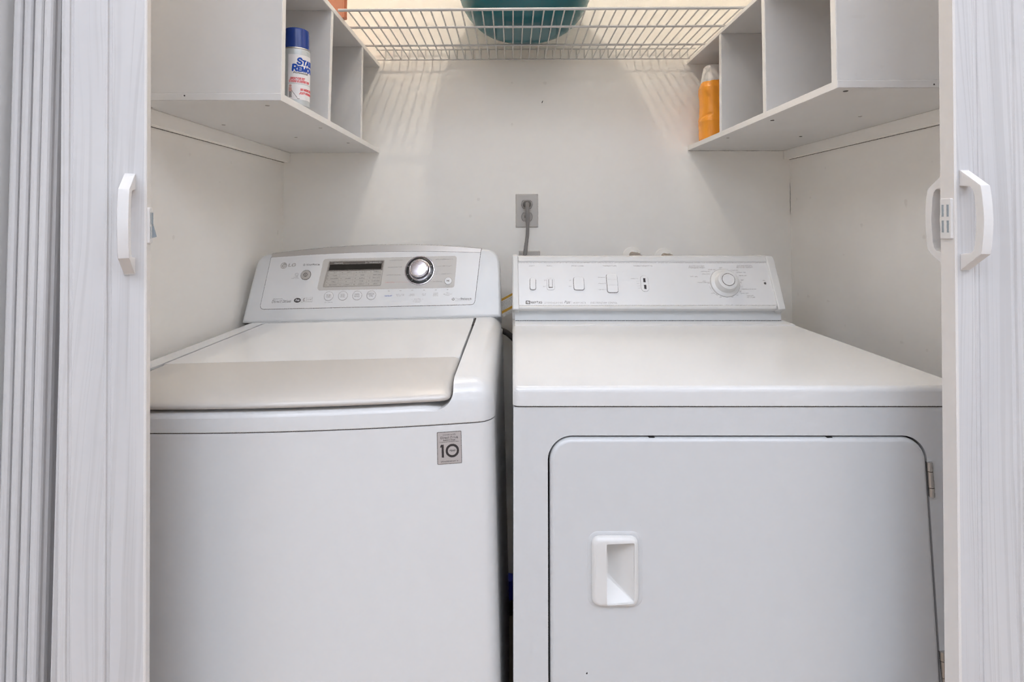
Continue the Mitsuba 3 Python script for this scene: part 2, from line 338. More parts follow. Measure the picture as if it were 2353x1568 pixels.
# catches on the leading edges
def catch(key, o, d, n, t, z0, z1, M, open_tab):
    D, N = np.array([d[0], d[1], 0.]), np.array([n[0], n[1], 0.])
    Mf = np.eye(4); Mf[:3, 0], Mf[:3, 1], Mf[:3, 2] = N, (0, 0, 1), -D; Mf[:3, 3] = np.array([o[0], o[1], (z0 + z1) / 2]) - N * t / 2 - D * .0012
    hh = (z1 - z0) / 2; w = t * .42
    pl = put(put(ext_round(rpoly(-w, w, -hh, hh, .002), .0028, .001, 3, .01), Mf), M)
    if pl.volume < 0: pl.invert()
    c = add('catch', pl, 'm_catch', key, 40)
    for v in (1, -1):
        for u in (-1, 1):
            q = bx(u * w * .45 - .0016, u * w * .45 + .0016, v * hh * .39 - .0078, v * hh * .39 + .0078, .0022, .0032)
            if open_tab and v < 0 and u < 0:
                q = ext(Polygon([(-.0016, 0), (.0016, 0), (.0016, .001), (-.0016, .001)]), .001)
                q = trimesh.convex.convex_hull(np.array([(x, y, z) for x in (-.0075, -.0055) for y, z in ((.003, .002), (-.0165, .002), (-.0150, .0080), (.003, .0036))]))
            elif open_tab and v > 0 and u < 0:
                q = bx(u * w * .45 - .0014, u * w * .45 + .0014, v * hh * .39 - .0078, v * hh * .39 + .0078, .0022, .0042)
            q = put(put(q, Mf), M)
            if q.volume < 0: q.invert()
            add('magnet_plate', q, 'm_magnet', c, label='grey metal catch plate')
catch('door_2', RO, RD, RN, .0225, 1.1405, 1.1935, Rm, False)
catch('door_1', LO, LD, LN, .022, 1.1345, 1.1815, Lm, True)

# ---------------------------------------------------------------- wall shelves
def screw(k, x, y, z, dark):
    add('screw', lathe([(0, z - .0012), (.0035, z - .0012), (.0045, z + .0005), (0, z + .0005)], 12, T().translate([x, y, 0]).matrix), 'm_ink_light' if not dark else 'm_seam', k)
def side_shelf(key, label, xin, xw, yf, zb, tb, zt, tt, divs, screws, led):
    thing(key, label, 'shelf')
    a, b = min(xin, xw), max(xin, xw); sg = 1 if xin > xw else -1
    add('bottom_board', bx(a, b, yf, YB - .0005, zb, zb + tb, .0012), 'm_shelf', key)
    add('top_board', bx(a, b, yf, YB - .0005, zt, zt + tt, .0012), 'm_shelf', key)
    ea, eb = min(xin - sg * .001, xw), max(xin - sg * .001, xw)
    ba, bb = sorted((xin, xin + sg * .0006)); ca, cb = sorted((xin - sg * .001, xin - sg * .0003))
    add('edge_band', bx(ba, bb, yf + .0005, YB - .001, zb + .0006, zb + tb - .0004), 'm_shelf_edge', key, label='bright white edge band')
    add('edge_band', bx(ba, bb, yf + .0005, YB - .001, zt + .0005, zt + tt - .0005), 'm_shelf_edge', key)
    add('edge_band', bx(ca, cb, yf + .0035, yf + .0185, zb + tb, zt), 'm_shelf_edge', key)
    add('end_panel', bx(ea, eb, yf + .003, yf + .019, zb + tb, zt, .0008), 'm_shelf', key)
    for (ylo, yhi) in divs:      # dividers lean a little
        for m, nm, mt in ((bx(ea, eb, -.0075, .0075, zb + tb, zt, .0006), 'divider', 'm_shelf'), (bx(ca, cb, -.0071, .0071, zb + tb, zt), 'edge_band', 'm_shelf_edge')):
            v = m.vertices.copy(); v[:, 1] += ylo + (yhi - ylo) * (v[:, 2] - zb - tb) / (zt - zb - tb); m.vertices = v
            add(nm, m, mt, key)
    for x, y, dk in screws: screw(key, x, y, zb, dk)
    la, lb = (xw, xw + sg * .02)
    add('cleat', bx(min(la, lb), max(la, lb), yf + .002, YB - .002, zb - led, zb - .0002, .001), 'm_wall', key, label='strip of wood holding the shelf on the side wall')
    add('crack', bx(min(xw, xw + sg * .003), max(xw, xw + sg * .003), yf + .01, YB - .004, zb - led - .0011, zb - led), 'm_ink', key, label='thin dark crack under the wood strip')
SLz, SRz = 1.383, 1.3905
side_shelf('shelf_unit', 'white melamine cubby shelf on the left wall holding the stain remover can', -.418, WX0, 1.004, SLz, .014, 1.655, .0125, [(1.274, 1.289), (1.546, 1.552)],
           [(-.648, 1.25, 0), (-.555, 1.43, 0), (-.444, 1.29, 0), (-.45, 1.53, 0), (-.46, 1.045, 0), (-.69, 1.06, 0)], .030)
side_shelf('shelf_unit_001', 'white melamine cubby shelf on the right wall holding the orange bottle', .552, WX1, .9405, SRz, .014, 1.664, .0095, [(1.2155, 1.2165), (1.4745, 1.4695)],
           [(.578, 1.235, 1), (.76, 1.465, 1), (.578, .962, 1), (.745, 1.19, 0), (.578, 1.49, 0), (.84, 1.0, 0)], .028)
for k, x, y, z in (('shelf_unit', -.592, 1.0038, SLz + .009), ('shelf_unit_001', .715, .9403, SRz + .006)):
    add('screw', cyl((x, y - .0006, z), (x, y + .002, z), .0013, 10), 'm_ink_dark', k)

# ---------------------------------------------------------------- wire shelf
thing('wire_shelf', 'white coated wire shelf spanning between the two side shelves under the teal tub', 'wire shelf')
xa, xb = -.405, .556
def zt(x): return 1.6715 + .0045 * (x - xa) / (xb - xa)
def rod(x0, x1, y, dz, r, name, tilt=0): 
    add(name, tube([(x0, y, zt(x0) + dz), ((x0 + x1) / 2, y, zt((x0 + x1) / 2) + dz + tilt / 2), (x1, y, zt(x1) + dz + tilt)], r, 10), 'm_wire', 'wire_shelf', 40)
rod(xa - .012, xb + .012, 1.326, .0012, .0036, 'front_rod', .002)
rod(xa - .035, xb + .035, 1.440, -.0003, .0030, 'support_rod')
rod(xa - .035, xb + .035, 1.588, -.0003, .0030, 'support_rod')
rod(xa - .03, xb + .025, 1.727, -.0003, .0022, 'back_rod')
rod(xa - .02, xb + .02, 1.7375, .0345, .0022, 'lip_rod')
wp = [(0, 1.3265, .004), (0, 1.331, .0040), (0, 1.40, .0036), (0, 1.724, .0034), (0, 1.7335, .0052), (0, 1.7375, .012), (0, 1.7380, .038)]
wd = mikit.ply(tube(wp, .0019, 7), 'm_wire', smooth=40)
for i in range(39):
    x = -.396 + .02492 * i
    kk = numbered('wire_shelf__cross_wire')
    scene[kk] = {**wd, 'to_world': T().translate([x, 0, zt(x) - .0005])}

# ---------------------------------------------------------------- tub, box, can, bottle on the shelves
o = [(0, 0), (.074, 0), (.082, .002), (.094, .006), (.112, .014), (.128, .0245), (.143, .038), (.157, .055), (.168, .073), (.177, .095), (.185, .125), (.192, .165), (.1965, .20), (.206, .203), (.2085, .212), (.206, .216)]
i_ = [(.196, .216), (.189, .18), (.181, .13), (.172, .092), (.153, .057), (.125, .028), (.09, .011), (0, .006)]
tub = lathe(o + i_, 96, T().translate([.0355, 1.525, 1.6790]).matrix)
add('plastic_tub', tub, 'm_teal', smooth=40)
thing('plastic_tub', 'large round dark teal plastic tub standing on the wire shelf', 'tub')
thing('box', 'thin orange cardboard box standing upright on top of the left shelf', 'box')
Mb = np.eye(4)
add('carton', bx(-.585, -.4115, 1.360, 1.378, 1.6677, 1.93, .0012), 'm_box', 'box')
add('side_flap', bx(-.4115, -.4108, 1.3615, 1.3765, 1.669, 1.928), 'm_box_edge', 'box', label='darker orange side flap')
add('fold_line', cat(bx(-.4165, -.4160, 1.3596, 1.361, 1.669, 1.928), bx(-.4135, -.4115, 1.3597, 1.361, 1.669, 1.928)), 'm_box_edge', 'box', label='darker orange fold lines')

# stain remover can
CX, CY, CZ0 = -.4425, 1.137, SLz + .0143
thing('spray_can', 'stain remover can with a dark blue cap and white label on the left shelf', 'spray can')
CH = 1.05
Mc = T().translate([CX, CY, CZ0]).scale([1, 1, CH]).matrix
add('body', lathe([(0, .0005), (.0245, 0), (.0268, .0015), (.0270, .004), (.0265, .006), (.0265, .106), (.0268, .1075), (.0262, .110), (.0240, .1135), (0, .1145)], 56, Mc), 'm_can', 'spray_can', 35)
add('cap', lathe([(0, .112), (.0252, .112), (.0252, .1155), (.0248, .1165), (.0242, .148), (.0232, .1508), (.0215, .152), (0, .152)], 56, Mc), 'm_blue_cap', 'spray_can', 30)
add('rim', lathe([(.0235, .1108), (.0262, .1100), (.0268, .1115), (.0262, .1130), (.0240, .1130)], 56, Mc), 'm_steel', 'spray_can', 30)
A0 = math.radians(-90)        # -Y side faces the camera
def on_can(m, r=.02675):       # (x along the curve, y up, z out) -> the can's surface
    m = tm(m).copy(); v = m.vertices.copy(); a = A0 + (v[:, 0] + .0105) / r
    rr = r + v[:, 2]
    m.vertices = np.column_stack([CX + rr * np.cos(a), CY + rr * np.sin(a), CZ0 + v[:, 1] * CH]); return m
def curved(poly, d=.0003):    # finely split before bending
    m = ext(poly, d); m = m.subdivide_to_size(.004); return m
def lab(x0, x1, y0, y1): return curved(rpoly(x0, x1, y0, y1, .0008, 2))
add('label', on_can(cat(lab(-.0165, .058, .012, .0415), lab(-.0165, .058, .0430, .0985))), 'm_label', 'spray_can', label='white paper label')
lc = 'spray_can__label'
def stx(s, x, y, h, fat=.00012, **k):
    return cat(*[text(s, x + a, y + b, h, d=.0007, **k).subdivide_to_size(.006) for a, b in ((-fat, 0), (fat, 0), (0, fat), (0, -fat))])
add('lettering', on_can(cat(stx('S', .0005, .0795, .0125, fat=.0007, bold=True, shear=.1), stx('TAIN', .0112, .0795, .0092, fat=.0006, bold=True, shear=.1), stx('R', -.0085, .0665, .0125, fat=.0007, bold=True, shear=.1), stx('EMOVER', .0022, .0665, .0092, fat=.0006, bold=True, shear=.1))), 'm_blue_ink', lc)
add('lettering', on_can(cat(stx('GREAT FOR PET', -.0122, .0500, .0042, bold=True, shear=.25, w=.0285), stx('STAINS & ODORS TOO', -.0145, .0435 + .0012, .0042, bold=True, shear=.25, w=.043), stx('NO MORE STAINS', .0075, .0295, .0042, bold=True, shear=.25, w=.036), stx('JUST POUR ON', .0055, .0225, .0042, bold=True, shear=.25, w=.033))), 'm_red_ink', lc)
add('lettering', on_can(cat(stx('Professional', -.006, .0615, .0036, shear=.35, w=.030))), 'm_ink', lc)
fig = unary_union([Point(-.0112, .0375).buffer(.0025), sbox(-.0142, .0265, -.0085, .0345)])
legs = unary_union([sbox(-.0135, .0155, -.0118, .0265), sbox(-.0108, .0155, -.0090, .0265), bar(-.0085, .0285, .0030, .0135, .0008), sbox(.0025, .0128, .0065, .0138)])
add('picture', on_can(cat(curved(fig, .0007), )), 'm_pink_ink', lc); add('picture', on_can(curved(legs, .0007)), 'm_ink', lc)

# orange bottle
thing('bottle', 'orange plastic bottle with a white cap in the last bay of the right shelf', 'bottle')
BX, BY, BZ = .5965, 1.645, SRz + .0143
def superlathe(prof, ax, ay, n=56):
    P = np.array(prof); q = np.arange(n) * 2 * math.pi / n
    V = np.vstack([np.column_stack([r * ax * np.sign(np.cos(q)) * abs(np.cos(q)) ** .75, r * ay * np.sign(np.sin(q)) * abs(np.sin(q)) ** .75, np.full(n, z)]) for r, z in P])
    Fc = []
    for a in range(len(P) - 1):
        for j in range(n):
            k2 = (j + 1) % n; Fc += [(a * n + j, a * n + k2, (a + 1) * n + k2), (a * n + j, (a + 1) * n + k2, (a + 1) * n + j)]
    V = np.vstack([V, [0, 0, P[0, 1]], [0, 0, P[-1, 1]]]); o2 = (len(P) - 1) * n
    for j in range(n): Fc += [(len(V) - 2, (j + 1) % n, j), (len(V) - 1, o2 + j, o2 + (j + 1) % n)]
    return trimesh.Trimesh(V, Fc, process=False)
zz = np.linspace(0, .178, 70)
rp = np.interp(zz, [0, .003, .03, .045, .056, .064, .075, .10, .125, .145, .156, .164, .172, .178], [.0375, .0405, .0405, .0408, .0425, .0410, .0388, .0378, .0385, .0405, .0402, .0370, .0340, .0325])
bm = superlathe(list(zip(rp, zz)), 1.0, 1.0)
v = bm.vertices; ang = np.arctan2(v[:, 1], v[:, 0])
crease = np.exp(-((v[:, 2] - (.056 + .018 * np.cos(ang + 2.0))) / .0035) ** 2) * .0028 * (np.sin(ang * 2 + 1.1) > -.2)
v[:, :2] *= (1 - crease / .04 + .02 * (meshkit.noise(np.column_stack([v * 35]), 3)[:, None] - .5).ravel())[:, None]; bm.vertices = v
bm.apply_translation((BX, BY, BZ)); add('body', bm, 'm_orange', 'bottle', 50)
zc = np.linspace(.172, .226, 16); rc = np.interp(zc, [.172, .178, .20, .218, .224, .226], [.0335, .0335, .030, .0265, .022, .014])
cm = superlathe(list(zip(rc, zc)), 1, 1); v = cm.vertices; ang = np.arctan2(v[:, 1], v[:, 0])
v[:, :2] *= (1 + .05 * (meshkit.noise(np.column_stack([np.cos(ang) * 4, np.sin(ang) * 4, v[:, 2] * 60]), 5) - .5))[:, None]; cm.vertices = v
cm.apply_translation((BX, BY, BZ)); add('cap', cm, 'm_white_cap', 'bottle', 40, label='white cap wrapped in crinkled film')

# ---------------------------------------------------------------- outlets, cord, water valves on the back wall
def wallM(x, z, y=YB): return frame((x, y, z), (1, 0, 0), (0, 0, 1))
def outlet(key, label, x, z, w, h):
    thing(key, label, 'power outlet')
    M = wallM(x, z)
    add('plate', put(ext_round(rpoly(-w / 2, w / 2, -h / 2, h / 2, .0015), .006, .005, 4, .02), M), 'm_plate', key, 40)
    for i, dz in enumerate((.0195, -.0195)):
        face = Point(0, dz).buffer(.0165, quad_segs=12).intersection(sbox(-.02, dz - .0125, .02, dz + .0125))
        add('socket', put(ext(face, .0075), M), 'm_socket', key)
        ring = face.buffer(.0012).difference(face)
        add('socket_gap', put(ext(ring, .0064), M), 'm_ink', key)
        holes = unary_union([sbox(-.0075, dz - .003, -.0055, dz + .005), sbox(.0055, dz - .003, .0075, dz + .005), Point(0, dz - .0075).buffer(.0024)])
        add('socket_hole', put(ext(holes, .0077), M), 'm_dark_gap', key)
    add('lettering', put(text('SEARS', 0, h / 2 - .0135, .0042, 'c', w=.026, d=.0064), M), 'm_trim', key) if False else None
outlet('outlet', 'grey duplex outlet with the cord plugged in on the back wall', .0465, 1.2015, .0705, .105)
outlet('outlet_001', 'grey outlet cover plate half hidden behind the dryer console', .0545, 1.0235, .0665, .105)
thing('power_cord', 'flat grey appliance cord running from the wall outlet down behind the dryer', 'cord')
PX_, PZ_ = .0465, 1.2215
pl = ext_round(Point(0, 0).buffer(.0125, quad_segs=10).intersection(sbox(-.0125, -.0095, .0125, .0095)), .022, .004, 3, .01)
add('plug', put(pl, frame((PX_, YB - .0076, PZ_), (1, 0, 0), (0, 0, 1))), 'm_plug', 'power_cord', 40)
cp = smoothline([(PX_, 1.722, PZ_ + .001), (PX_ + .0003, 1.708, PZ_ - .006), (PX_ + .0005, 1.703, PZ_ - .03), (PX_ + .001, 1.704, 1.165), (PX_ + .0005, 1.7055, 1.13), (PX_ - .003, 1.704, 1.10), (PX_ - .0075, 1.698, 1.06), (PX_ - .010, 1.700, 1.0), (PX_ - .010, 1.715, .90), (PX_, 1.725, .70)])
add('cord', tube(cp, np.interp(np.arange(len(cp)), [0, 12, 24, 26, 40, 60, 80], [.0058, .0062, .0062, .0050, .0055, .0078, .0075]), 12, flat=(1, .62)), 'm_cord', 'power_cord', 40)
def valve(key, label, x, z, lever):
    thing(key, label, 'valve')
    My = frame((x, YB, z), (1, 0, 0), (0, 0, 1))
    add('escutcheon', put(lathe([(0, 0), (.0305, 0), (.0305, .0015), (.0285, .0035), (.020, .0055), (.012, .0075), (0, .0075)], 40), My), 'm_wall', key, 30, label='painted round wall collar')
    zz_ = z + .005
    add('stem', cyl((x, YB - .004, zz_), (x + .003, YB - .035, zz_ - .002), .0105, 16), 'm_brass', key, 40)
    add('valve_body', cat(cyl((x + .003, YB - .03, zz_ - .002), (x + .005, YB - .058, zz_ - .004), .0135, 6), cyl((x + .005, YB - .05, zz_ - .004), (x + .005, YB - .05, zz_ - .06), .010, 16)), 'm_brass', key)
    if lever:
        add('lever', cat(rbx(x + .012, x + .044, YB - .060, YB - .052, zz_ - .009, zz_ - .003, .002), cyl((x + .005, YB - .055, zz_ - .003), (x + .02, YB - .057, zz_ - .003), .006, 10)), 'm_steel', key, 40)
valve('water_valve', 'brass water valve with a flat lever and round wall collar just above the dryer console', .3745, 1.0585, True)
valve('water_valve_001', 'brass water pipe stub with round wall collar beside the lever valve', .4735, 1.0545, False)

# ---------------------------------------------------------------- washer (leans a little to the left)
WL = rot_y(1.4, (-.029, 0, .92))
WXL, WXR, WXC = -.700, -.029, -.3645
thing('washing_machine', 'white top-load washing machine with a silver lid handle, left of the dryer', 'washing machine')
W = 'washing_machine'
def bow(x): return .848 + .2136 * (np.asarray(x) - WXC) ** 2
def wplan(inset=0, y1=1.53, r=.026):
    xs = np.linspace(WXL, WXR, 41)
    p = Polygon([(x, float(bow(x))) for x in xs] + [(WXR, y1), (WXL, y1)])
    return p.buffer(-r).buffer(r - inset, quad_segs=8)
cab = ext(wplan(0, y1=1.655), .8552 - .03, .03)  # back run deeper out of sight to keep the gap dark
add('cabinet', put(cab, WL), 'm_enamel', W, 30)
add('seam', put(ext(wplan(.0025), .0030, .8545), WL), 'm_seam', W)
# top cover, side walls rolling over into the rim, slot for the lid open at the front
def stack(fn, zs):
    rings = [ring_resample(fn(i), .02) for i, z in zs]
    return rings
P0 = ring_resample(wplan(0, r=.030), .012); n0 = len(P0)
e = np.roll(P0, -1, 0) - P0; e /= np.linalg.norm(e, axis=1, keepdims=True); nin = np.stack([-e[:, 1], e[:, 0]], 1); vv = nin + np.roll(nin, 1, 0); vv /= np.linalg.norm(vv, axis=1, keepdims=True)
top = []
for t in np.linspace(0, 1, 10):
    th = t * math.pi / 2; top.append((.030 * (1 - math.cos(th)), .884 + .036 * math.sin(th)))
rr = [(.0, .8568), (-.0012, .858), (-.0012, .868)] + top
V = np.vstack([np.column_stack([P0 + vv * np.minimum(i, 1) , np.full(n0, z)]) for i, z in rr]); Fc = []
for a in range(len(rr) - 1):
    i = np.arange(n0); j = (i + 1) % n0
    Fc += [np.stack([a * n0 + i, a * n0 + j, (a + 1) * n0 + j], 1), np.stack([a * n0 + i, (a + 1) * n0 + j, (a + 1) * n0 + i], 1)]
c0, c1 = len(V), len(V) + 1
V = np.vstack([V, [WXC, 1.2, rr[0][1]], [WXC, 1.2, rr[-1][1]]]); o2 = (len(rr) - 1) * n0
i = np.arange(n0); j = (i + 1) % n0
Fc += [np.stack([np.full(n0, c0), j, i], 1), np.stack([np.full(n0, c1), o2 + i, o2 + j], 1)]
cover = man(trimesh.Trimesh(V, np.vstack(Fc), process=False))
slot2 = Polygon([(-.638, .879), (-.091, .879), (-.091, 1.0), (-.638, 1.0)])
slot2 = slot2.buffer(-.026).buffer(.026, quad_segs=12).union(sbox(-.638, .91, -.091, 1.0))
slot = ext(slot2, 1.0); sv = slot.vertices.copy(); slot.vertices = np.column_stack([sv[:, 0], 1.447 - sv[:, 2], sv[:, 1]])
if slot.volume < 0: slot.invert()
cover = cover - man(slot)
# soft inner lip behind the front edge of the slot
add('top_cover', put(cover, WL), 'm_enamel', W, 28)
lipm = []
xs = np.concatenate([np.linspace(-.632, -.150, 34), np.linspace(-.145, -.098, 16)])
def lip_scale(x, prof):
    t = 1 - np.clip((x + .150) / .050, 0, 1) ** 2
    return [(py, .8765 + (pz - .8765) * t) for py, pz in prof]
prof = [(.004, .876), (-.0008, .878), (.0005, .8815), (.004, .8845), (.009, .8858), (.02, .8860), (.035, .8868), (.05, .8886), (.05, .876)]
def loft_x(xs, prof, scale=None):
    Pn = len(prof); VV = []
    for ii, x in enumerate(xs): VV += [(x, float(bow(x)) + py, pz) for py, pz in (prof if scale is None else scale(x, prof))]
    VV = np.array(VV); FF = []
    for a in range(len(xs) - 1):
        for b in range(Pn):
            c = (b + 1) % Pn; FF += [(a * Pn + b, a * Pn + c, (a + 1) * Pn + c), (a * Pn + b, (a + 1) * Pn + c, (a + 1) * Pn + b)]
    for a in (0, len(xs) - 1):
        ce = len(VV); VV = np.vstack([VV, VV[a * Pn:(a + 1) * Pn].mean(0)])
        for b in range(Pn):
            c = (b + 1) % Pn; FF.append((ce, a * Pn + b, a * Pn + c) if a else (ce, a * Pn + c, a * Pn + b))
    m = trimesh.Trimesh(VV, FF, process=False)
    if m.volume < 0: m.invert()
    return m
add('front_lip', put(loft_x(xs, prof, lip_scale), WL), 'm_enamel', W, 60)
# lid
HB = 1.026
lidp = Polygon([(-.6345, HB + .0006), (-.0955, HB + .0006), (-.0965, 1.4425), (-.6345, 1.4425)])
add('lid', put(ext_round(lidp, .0395, .0025, 4, .05).apply_translation((0, 0, .8806)), WL), 'm_enamel', W, 40)
# handle: satin silver roll across the front of the lid
def hprof(x):
    yf = float(bow(x)) - .0015; d = HB - yf; out = []
    tz = [(0, .9202), (.18, .9203), (.36, .9200), (.52, .9190), (.65, .9170), (.76, .9141), (.85, .9107), (.92, .9068), (.97, .9022), (.993, .8985), (1.0, .8952), (.992, .8922), (.965, .8902), (.9, .8893), (0, .8893)]
    return [(HB - t * d, z) for t, z in tz]
ends = [(0, 0), (.0008, .36), (.0025, .62), (.0050, .80), (.0085, .92), (.0130, .98), (.018, 1.0)]
hx = [(-.6345 + a, s) for a, s in ends] + [(x, 1.0) for x in np.linspace(-.60, -.13, 36)] + [(-.0955 - a, s) for a, s in ends[::-1]]
VV, Pn = [], 15
for x, s in hx:
    pr = np.array(hprof(x)); yf = pr[:, 0].min()
    cy, cz = pr[:, 0].max(), .900
    sh = (1 - s) * .0125
    q = pr.copy(); q[:, 0] = np.where(q[:, 0] < cy - 1e-6, q[:, 0] + sh * np.clip((cy - q[:, 0]) / .03, 0, 1), q[:, 0])
    q[:, 1] = np.where(q[:, 1] > cz, q[:, 1] - np.minimum(sh * .55, (q[:, 1] - cz) * .8), q[:, 1] + np.minimum(sh * .3, (cz - q[:, 1]) * .8))
    VV += [(x, a, b) for a, b in q]
VV = np.array(VV); FF = []
for a in range(len(hx) - 1):
    for b in range(Pn):
        c = (b + 1) % Pn; FF += [(a * Pn + b, a * Pn + c, (a + 1) * Pn + c), (a * Pn + b, (a + 1) * Pn + c, (a + 1) * Pn + b)]
for a in (0, len(hx) - 1):
    ce = len(VV); VV = np.vstack([VV, VV[a * Pn:(a + 1) * Pn].mean(0)])
    for b in range(Pn):
        c = (b + 1) % Pn; FF.append((ce, a * Pn + b, a * Pn + c) if a else (ce, a * Pn + c, a * Pn + b))
hm = trimesh.Trimesh(VV, FF, process=False)
if hm.volume < 0: hm.invert()
add('lid_handle', put(hm, WL), 'm_silver', W, 50, label='broad satin silver handle across the front of the lid')
add('hinge_gap', put(bx(-.0955, -.0915, 1.35, 1.445, .9185, .9205, .0004), WL), 'm_dark_gap', W, label='dark slot beside the lid hinge')
for x, y in ((-.66, .91), (-.07, .91), (-.66, 1.47), (-.07, 1.47)):
    add('foot', cyl((x, y, 0), (x, y, .031), .022, 20), 'm_rubber', W)
# badge on the front
bxm, bzm = -.0977, .8212; dydx = 2 * .2136 * (bxm - WXC)
Mbad = WL @ frame((bxm, float(bow(bxm)) - .0002, bzm), (1, dydx, 0), (0, 0, 1))
add('badge', put(ext(rpoly(-.0185, .0185, -.0242, .0242, .0008, 2), .0006), Mbad), 'm_ink', W, label='brown grey warranty badge')
BD = W + '__badge'
add('badge_face', put(ext(rpoly(-.0176, .0176, -.0233, .0233, .0006, 2), .0008), Mbad), 'm_sticker', BD)
bt = [text('INVERTER', 0, .0188, .0016, 'c', w=.019, d=.001), text('Direct Drive', 0, .0137, .0036, 'c', w=.0265, d=.001), text('MOTOR', 0, .0107, .0016, 'c', w=.018, d=.001, bold=True),
      ext(sbox(-.0145, .0088, .0145, .0092), .001), ext(Polygon([(-.0125, .0052), (-.0086, .0052), (-.0086, -.0140), (-.0118, -.0140), (-.0118, .0018), (-.0138, .0004), (-.0138, .0028)]), .001),
      ext(annulus(.0043, -.0045, .0068, .0101), .001), text('YEAR', .0043, -.0057, .0025, 'c', w=.0098, bold=True, d=.001), text('WARRANTY', 0, -.0212, .0020, 'c', w=.0265, d=.001)]
add('lettering', put(cat(*bt), Mbad), 'm_ink_dark', BD)

# washer console
TW = math.radians(21)
MW = WL @ frame((0, 1.452, .921), (1, 0, 0), (0, math.sin(TW), math.cos(TW)))
def arc(x0, v0, xm, vm, x1, v1, n=24):
    A = np.polyfit([x0, xm, x1], [v0, vm, v1], 2); return [(x, float(np.polyval(A, x))) for x in np.linspace(x0, x1, n)]
ptop = arc(-.6463, .1742, -.364, .1826, -.0813, .1738)
stop = arc(-.6440, .1868, -.3633, .2046, -.0777, .1866)
hous = Polygon([(-.6985, .0), (-.0278, .0), (-.0285, .10), (-.0300, .150), (-.0345, .1665), (-.045, .1785), (-.060, .1845), (-.0777, .1866)] + stop[::-1][1:] + [(-.660, .1845), (-.6724, .1796), (-.680, .170), (-.6840, .158), (-.6900, .10)])
add('console', put(ext_round(hous, .085, .007, 5, .03).apply_translation((0, 0, -.085)), MW), 'm_enamel', W, 45)
C = W + '__console'
def cpoly(poly, w0, w1): return put(ext(poly, w1 - w0, w0), MW)
strip = Polygon(ptop + [(x, v - .0012) for x, v in stop[::-1]])
add('top_strip', put(ext_round(strip, .0022, .001, 2, .03), MW), 'm_strip', C, label='satin grey crescent strip along the top')
panel = Polygon(ptop + [(-.0973, .0333), (-.6562, .0346)])
panel = rounded(panel.intersection(sbox(-1, 0, 0, .17)), .010).union(panel.intersection(sbox(-1, .06, 0, 1)))
add('panel_seam', cpoly(panel.buffer(.0011).union(strip.buffer(.0007)), -.001, .0004), 'm_ink', C)
add('control_panel', cpoly(panel, -.001, .0010), 'm_panel', C)
# silver display field
fld = rounded(Polygon([(-.5035, .1668), (-.1440, .1668), (-.1505, .0790), (-.5125, .0805)]), .008)
add('display_field', cpoly(fld, 0, .0014), 'm_field', C, label='pale silver field around display and dial')
inner = rounded(Polygon([(-.4882, .1606), (-.3385, .1604), (-.3447, .0885), (-.4982, .0885)]), .003)
add('display_frame', cpoly(inner, 0, .0018), 'm_bezel', C)
innerp = rounded(Polygon([(-.4862, .1310), (-.3425, .1310), (-.3462, .0912), (-.4935, .0912)]), .0015)
add('indicator_grid', cpoly(innerp, 0, .0021), 'm_grid', C)
add('display_header', cpoly(Polygon([(-.4858, .1578), (-.3412, .1576), (-.3438, .1320), (-.4888, .1322)]), 0, .0022), 'm_lcdframe', C)
add('display_window', cpoly(Polygon([(-.4848, .1506), (-.3448, .1504), (-.3465, .1342), (-.4862, .1343)]), 0, .0026), 'm_lcd', C, label='black display window')
add('window_frame', cpoly(Polygon([(-.4856, .1514), (-.3440, .1512), (-.3458, .1334), (-.4872, .1335)]), 0, .0024), 'm_bezel', C)
gl, lt, dots = [], [], []
rowv = [.1275 - .0083 * i for i in range(5)]
colx = [(-.4905, -.4560), (-.4540, -.4185), (-.4165, -.3805), (-.3785, -.3455)]
cells = [['HOT', 'HEAVY', 'EXTRA HIGH', 'PREWASH'], ['WARM', '.', 'HIGH', 'RINSE+SPIN'], ['SEMI WARM', 'NORMAL', 'MEDIUM', 'SPIN ONLY'], ['COLD', '.', 'LOW', 'STAIN CARE'], ['TAP COLD', 'LIGHT', 'NO SPIN', 'SOAK']]
for r in range(5):
    v0 = rowv[r]
    if r: gl.append(bar(-.4930, v0 + .0042, -.3450, v0 + .0042, .0005))
    for c in range(4):
        sh = -.0009 * r; x0, x1 = colx[c]
        s = cells[r][c]
        if s == '.': dots.append(Point((x0 + x1) / 2 + .002 + sh, v0).buffer(.0009, quad_segs=4)); continue
        dots.append(sbox(x0 + .003 + sh, v0 - .0004, x0 + .0068 + sh, v0 + .0004))
        lt.append(text(s, x0 + .0225 + sh, v0 - .0010, .0022, 'c', w=min(.0205, .0022 * len(s) + .002), d=.0025))
for x in (-.4550, -.4175, -.3795): gl.append(bar(x, .1308, x - .004, .0918, .0005))
add('grid_line', cpoly(unary_union(gl), 0, .0023), 'm_bezel', C)
add('lettering', cat(*[put(m, MW) for m in lt], cpoly(unary_union(dots), 0, .0025)), 'm_ink', C)
add('lettering', put(cat(text('RESERVING', -.472, .1526, .0024, 'l', w=.022, d=.0027), text('EST. TIME REMAINING', -.390, .1526, .0024, 'l', w=.042, d=.0027)), MW), 'm_ink_white', C)
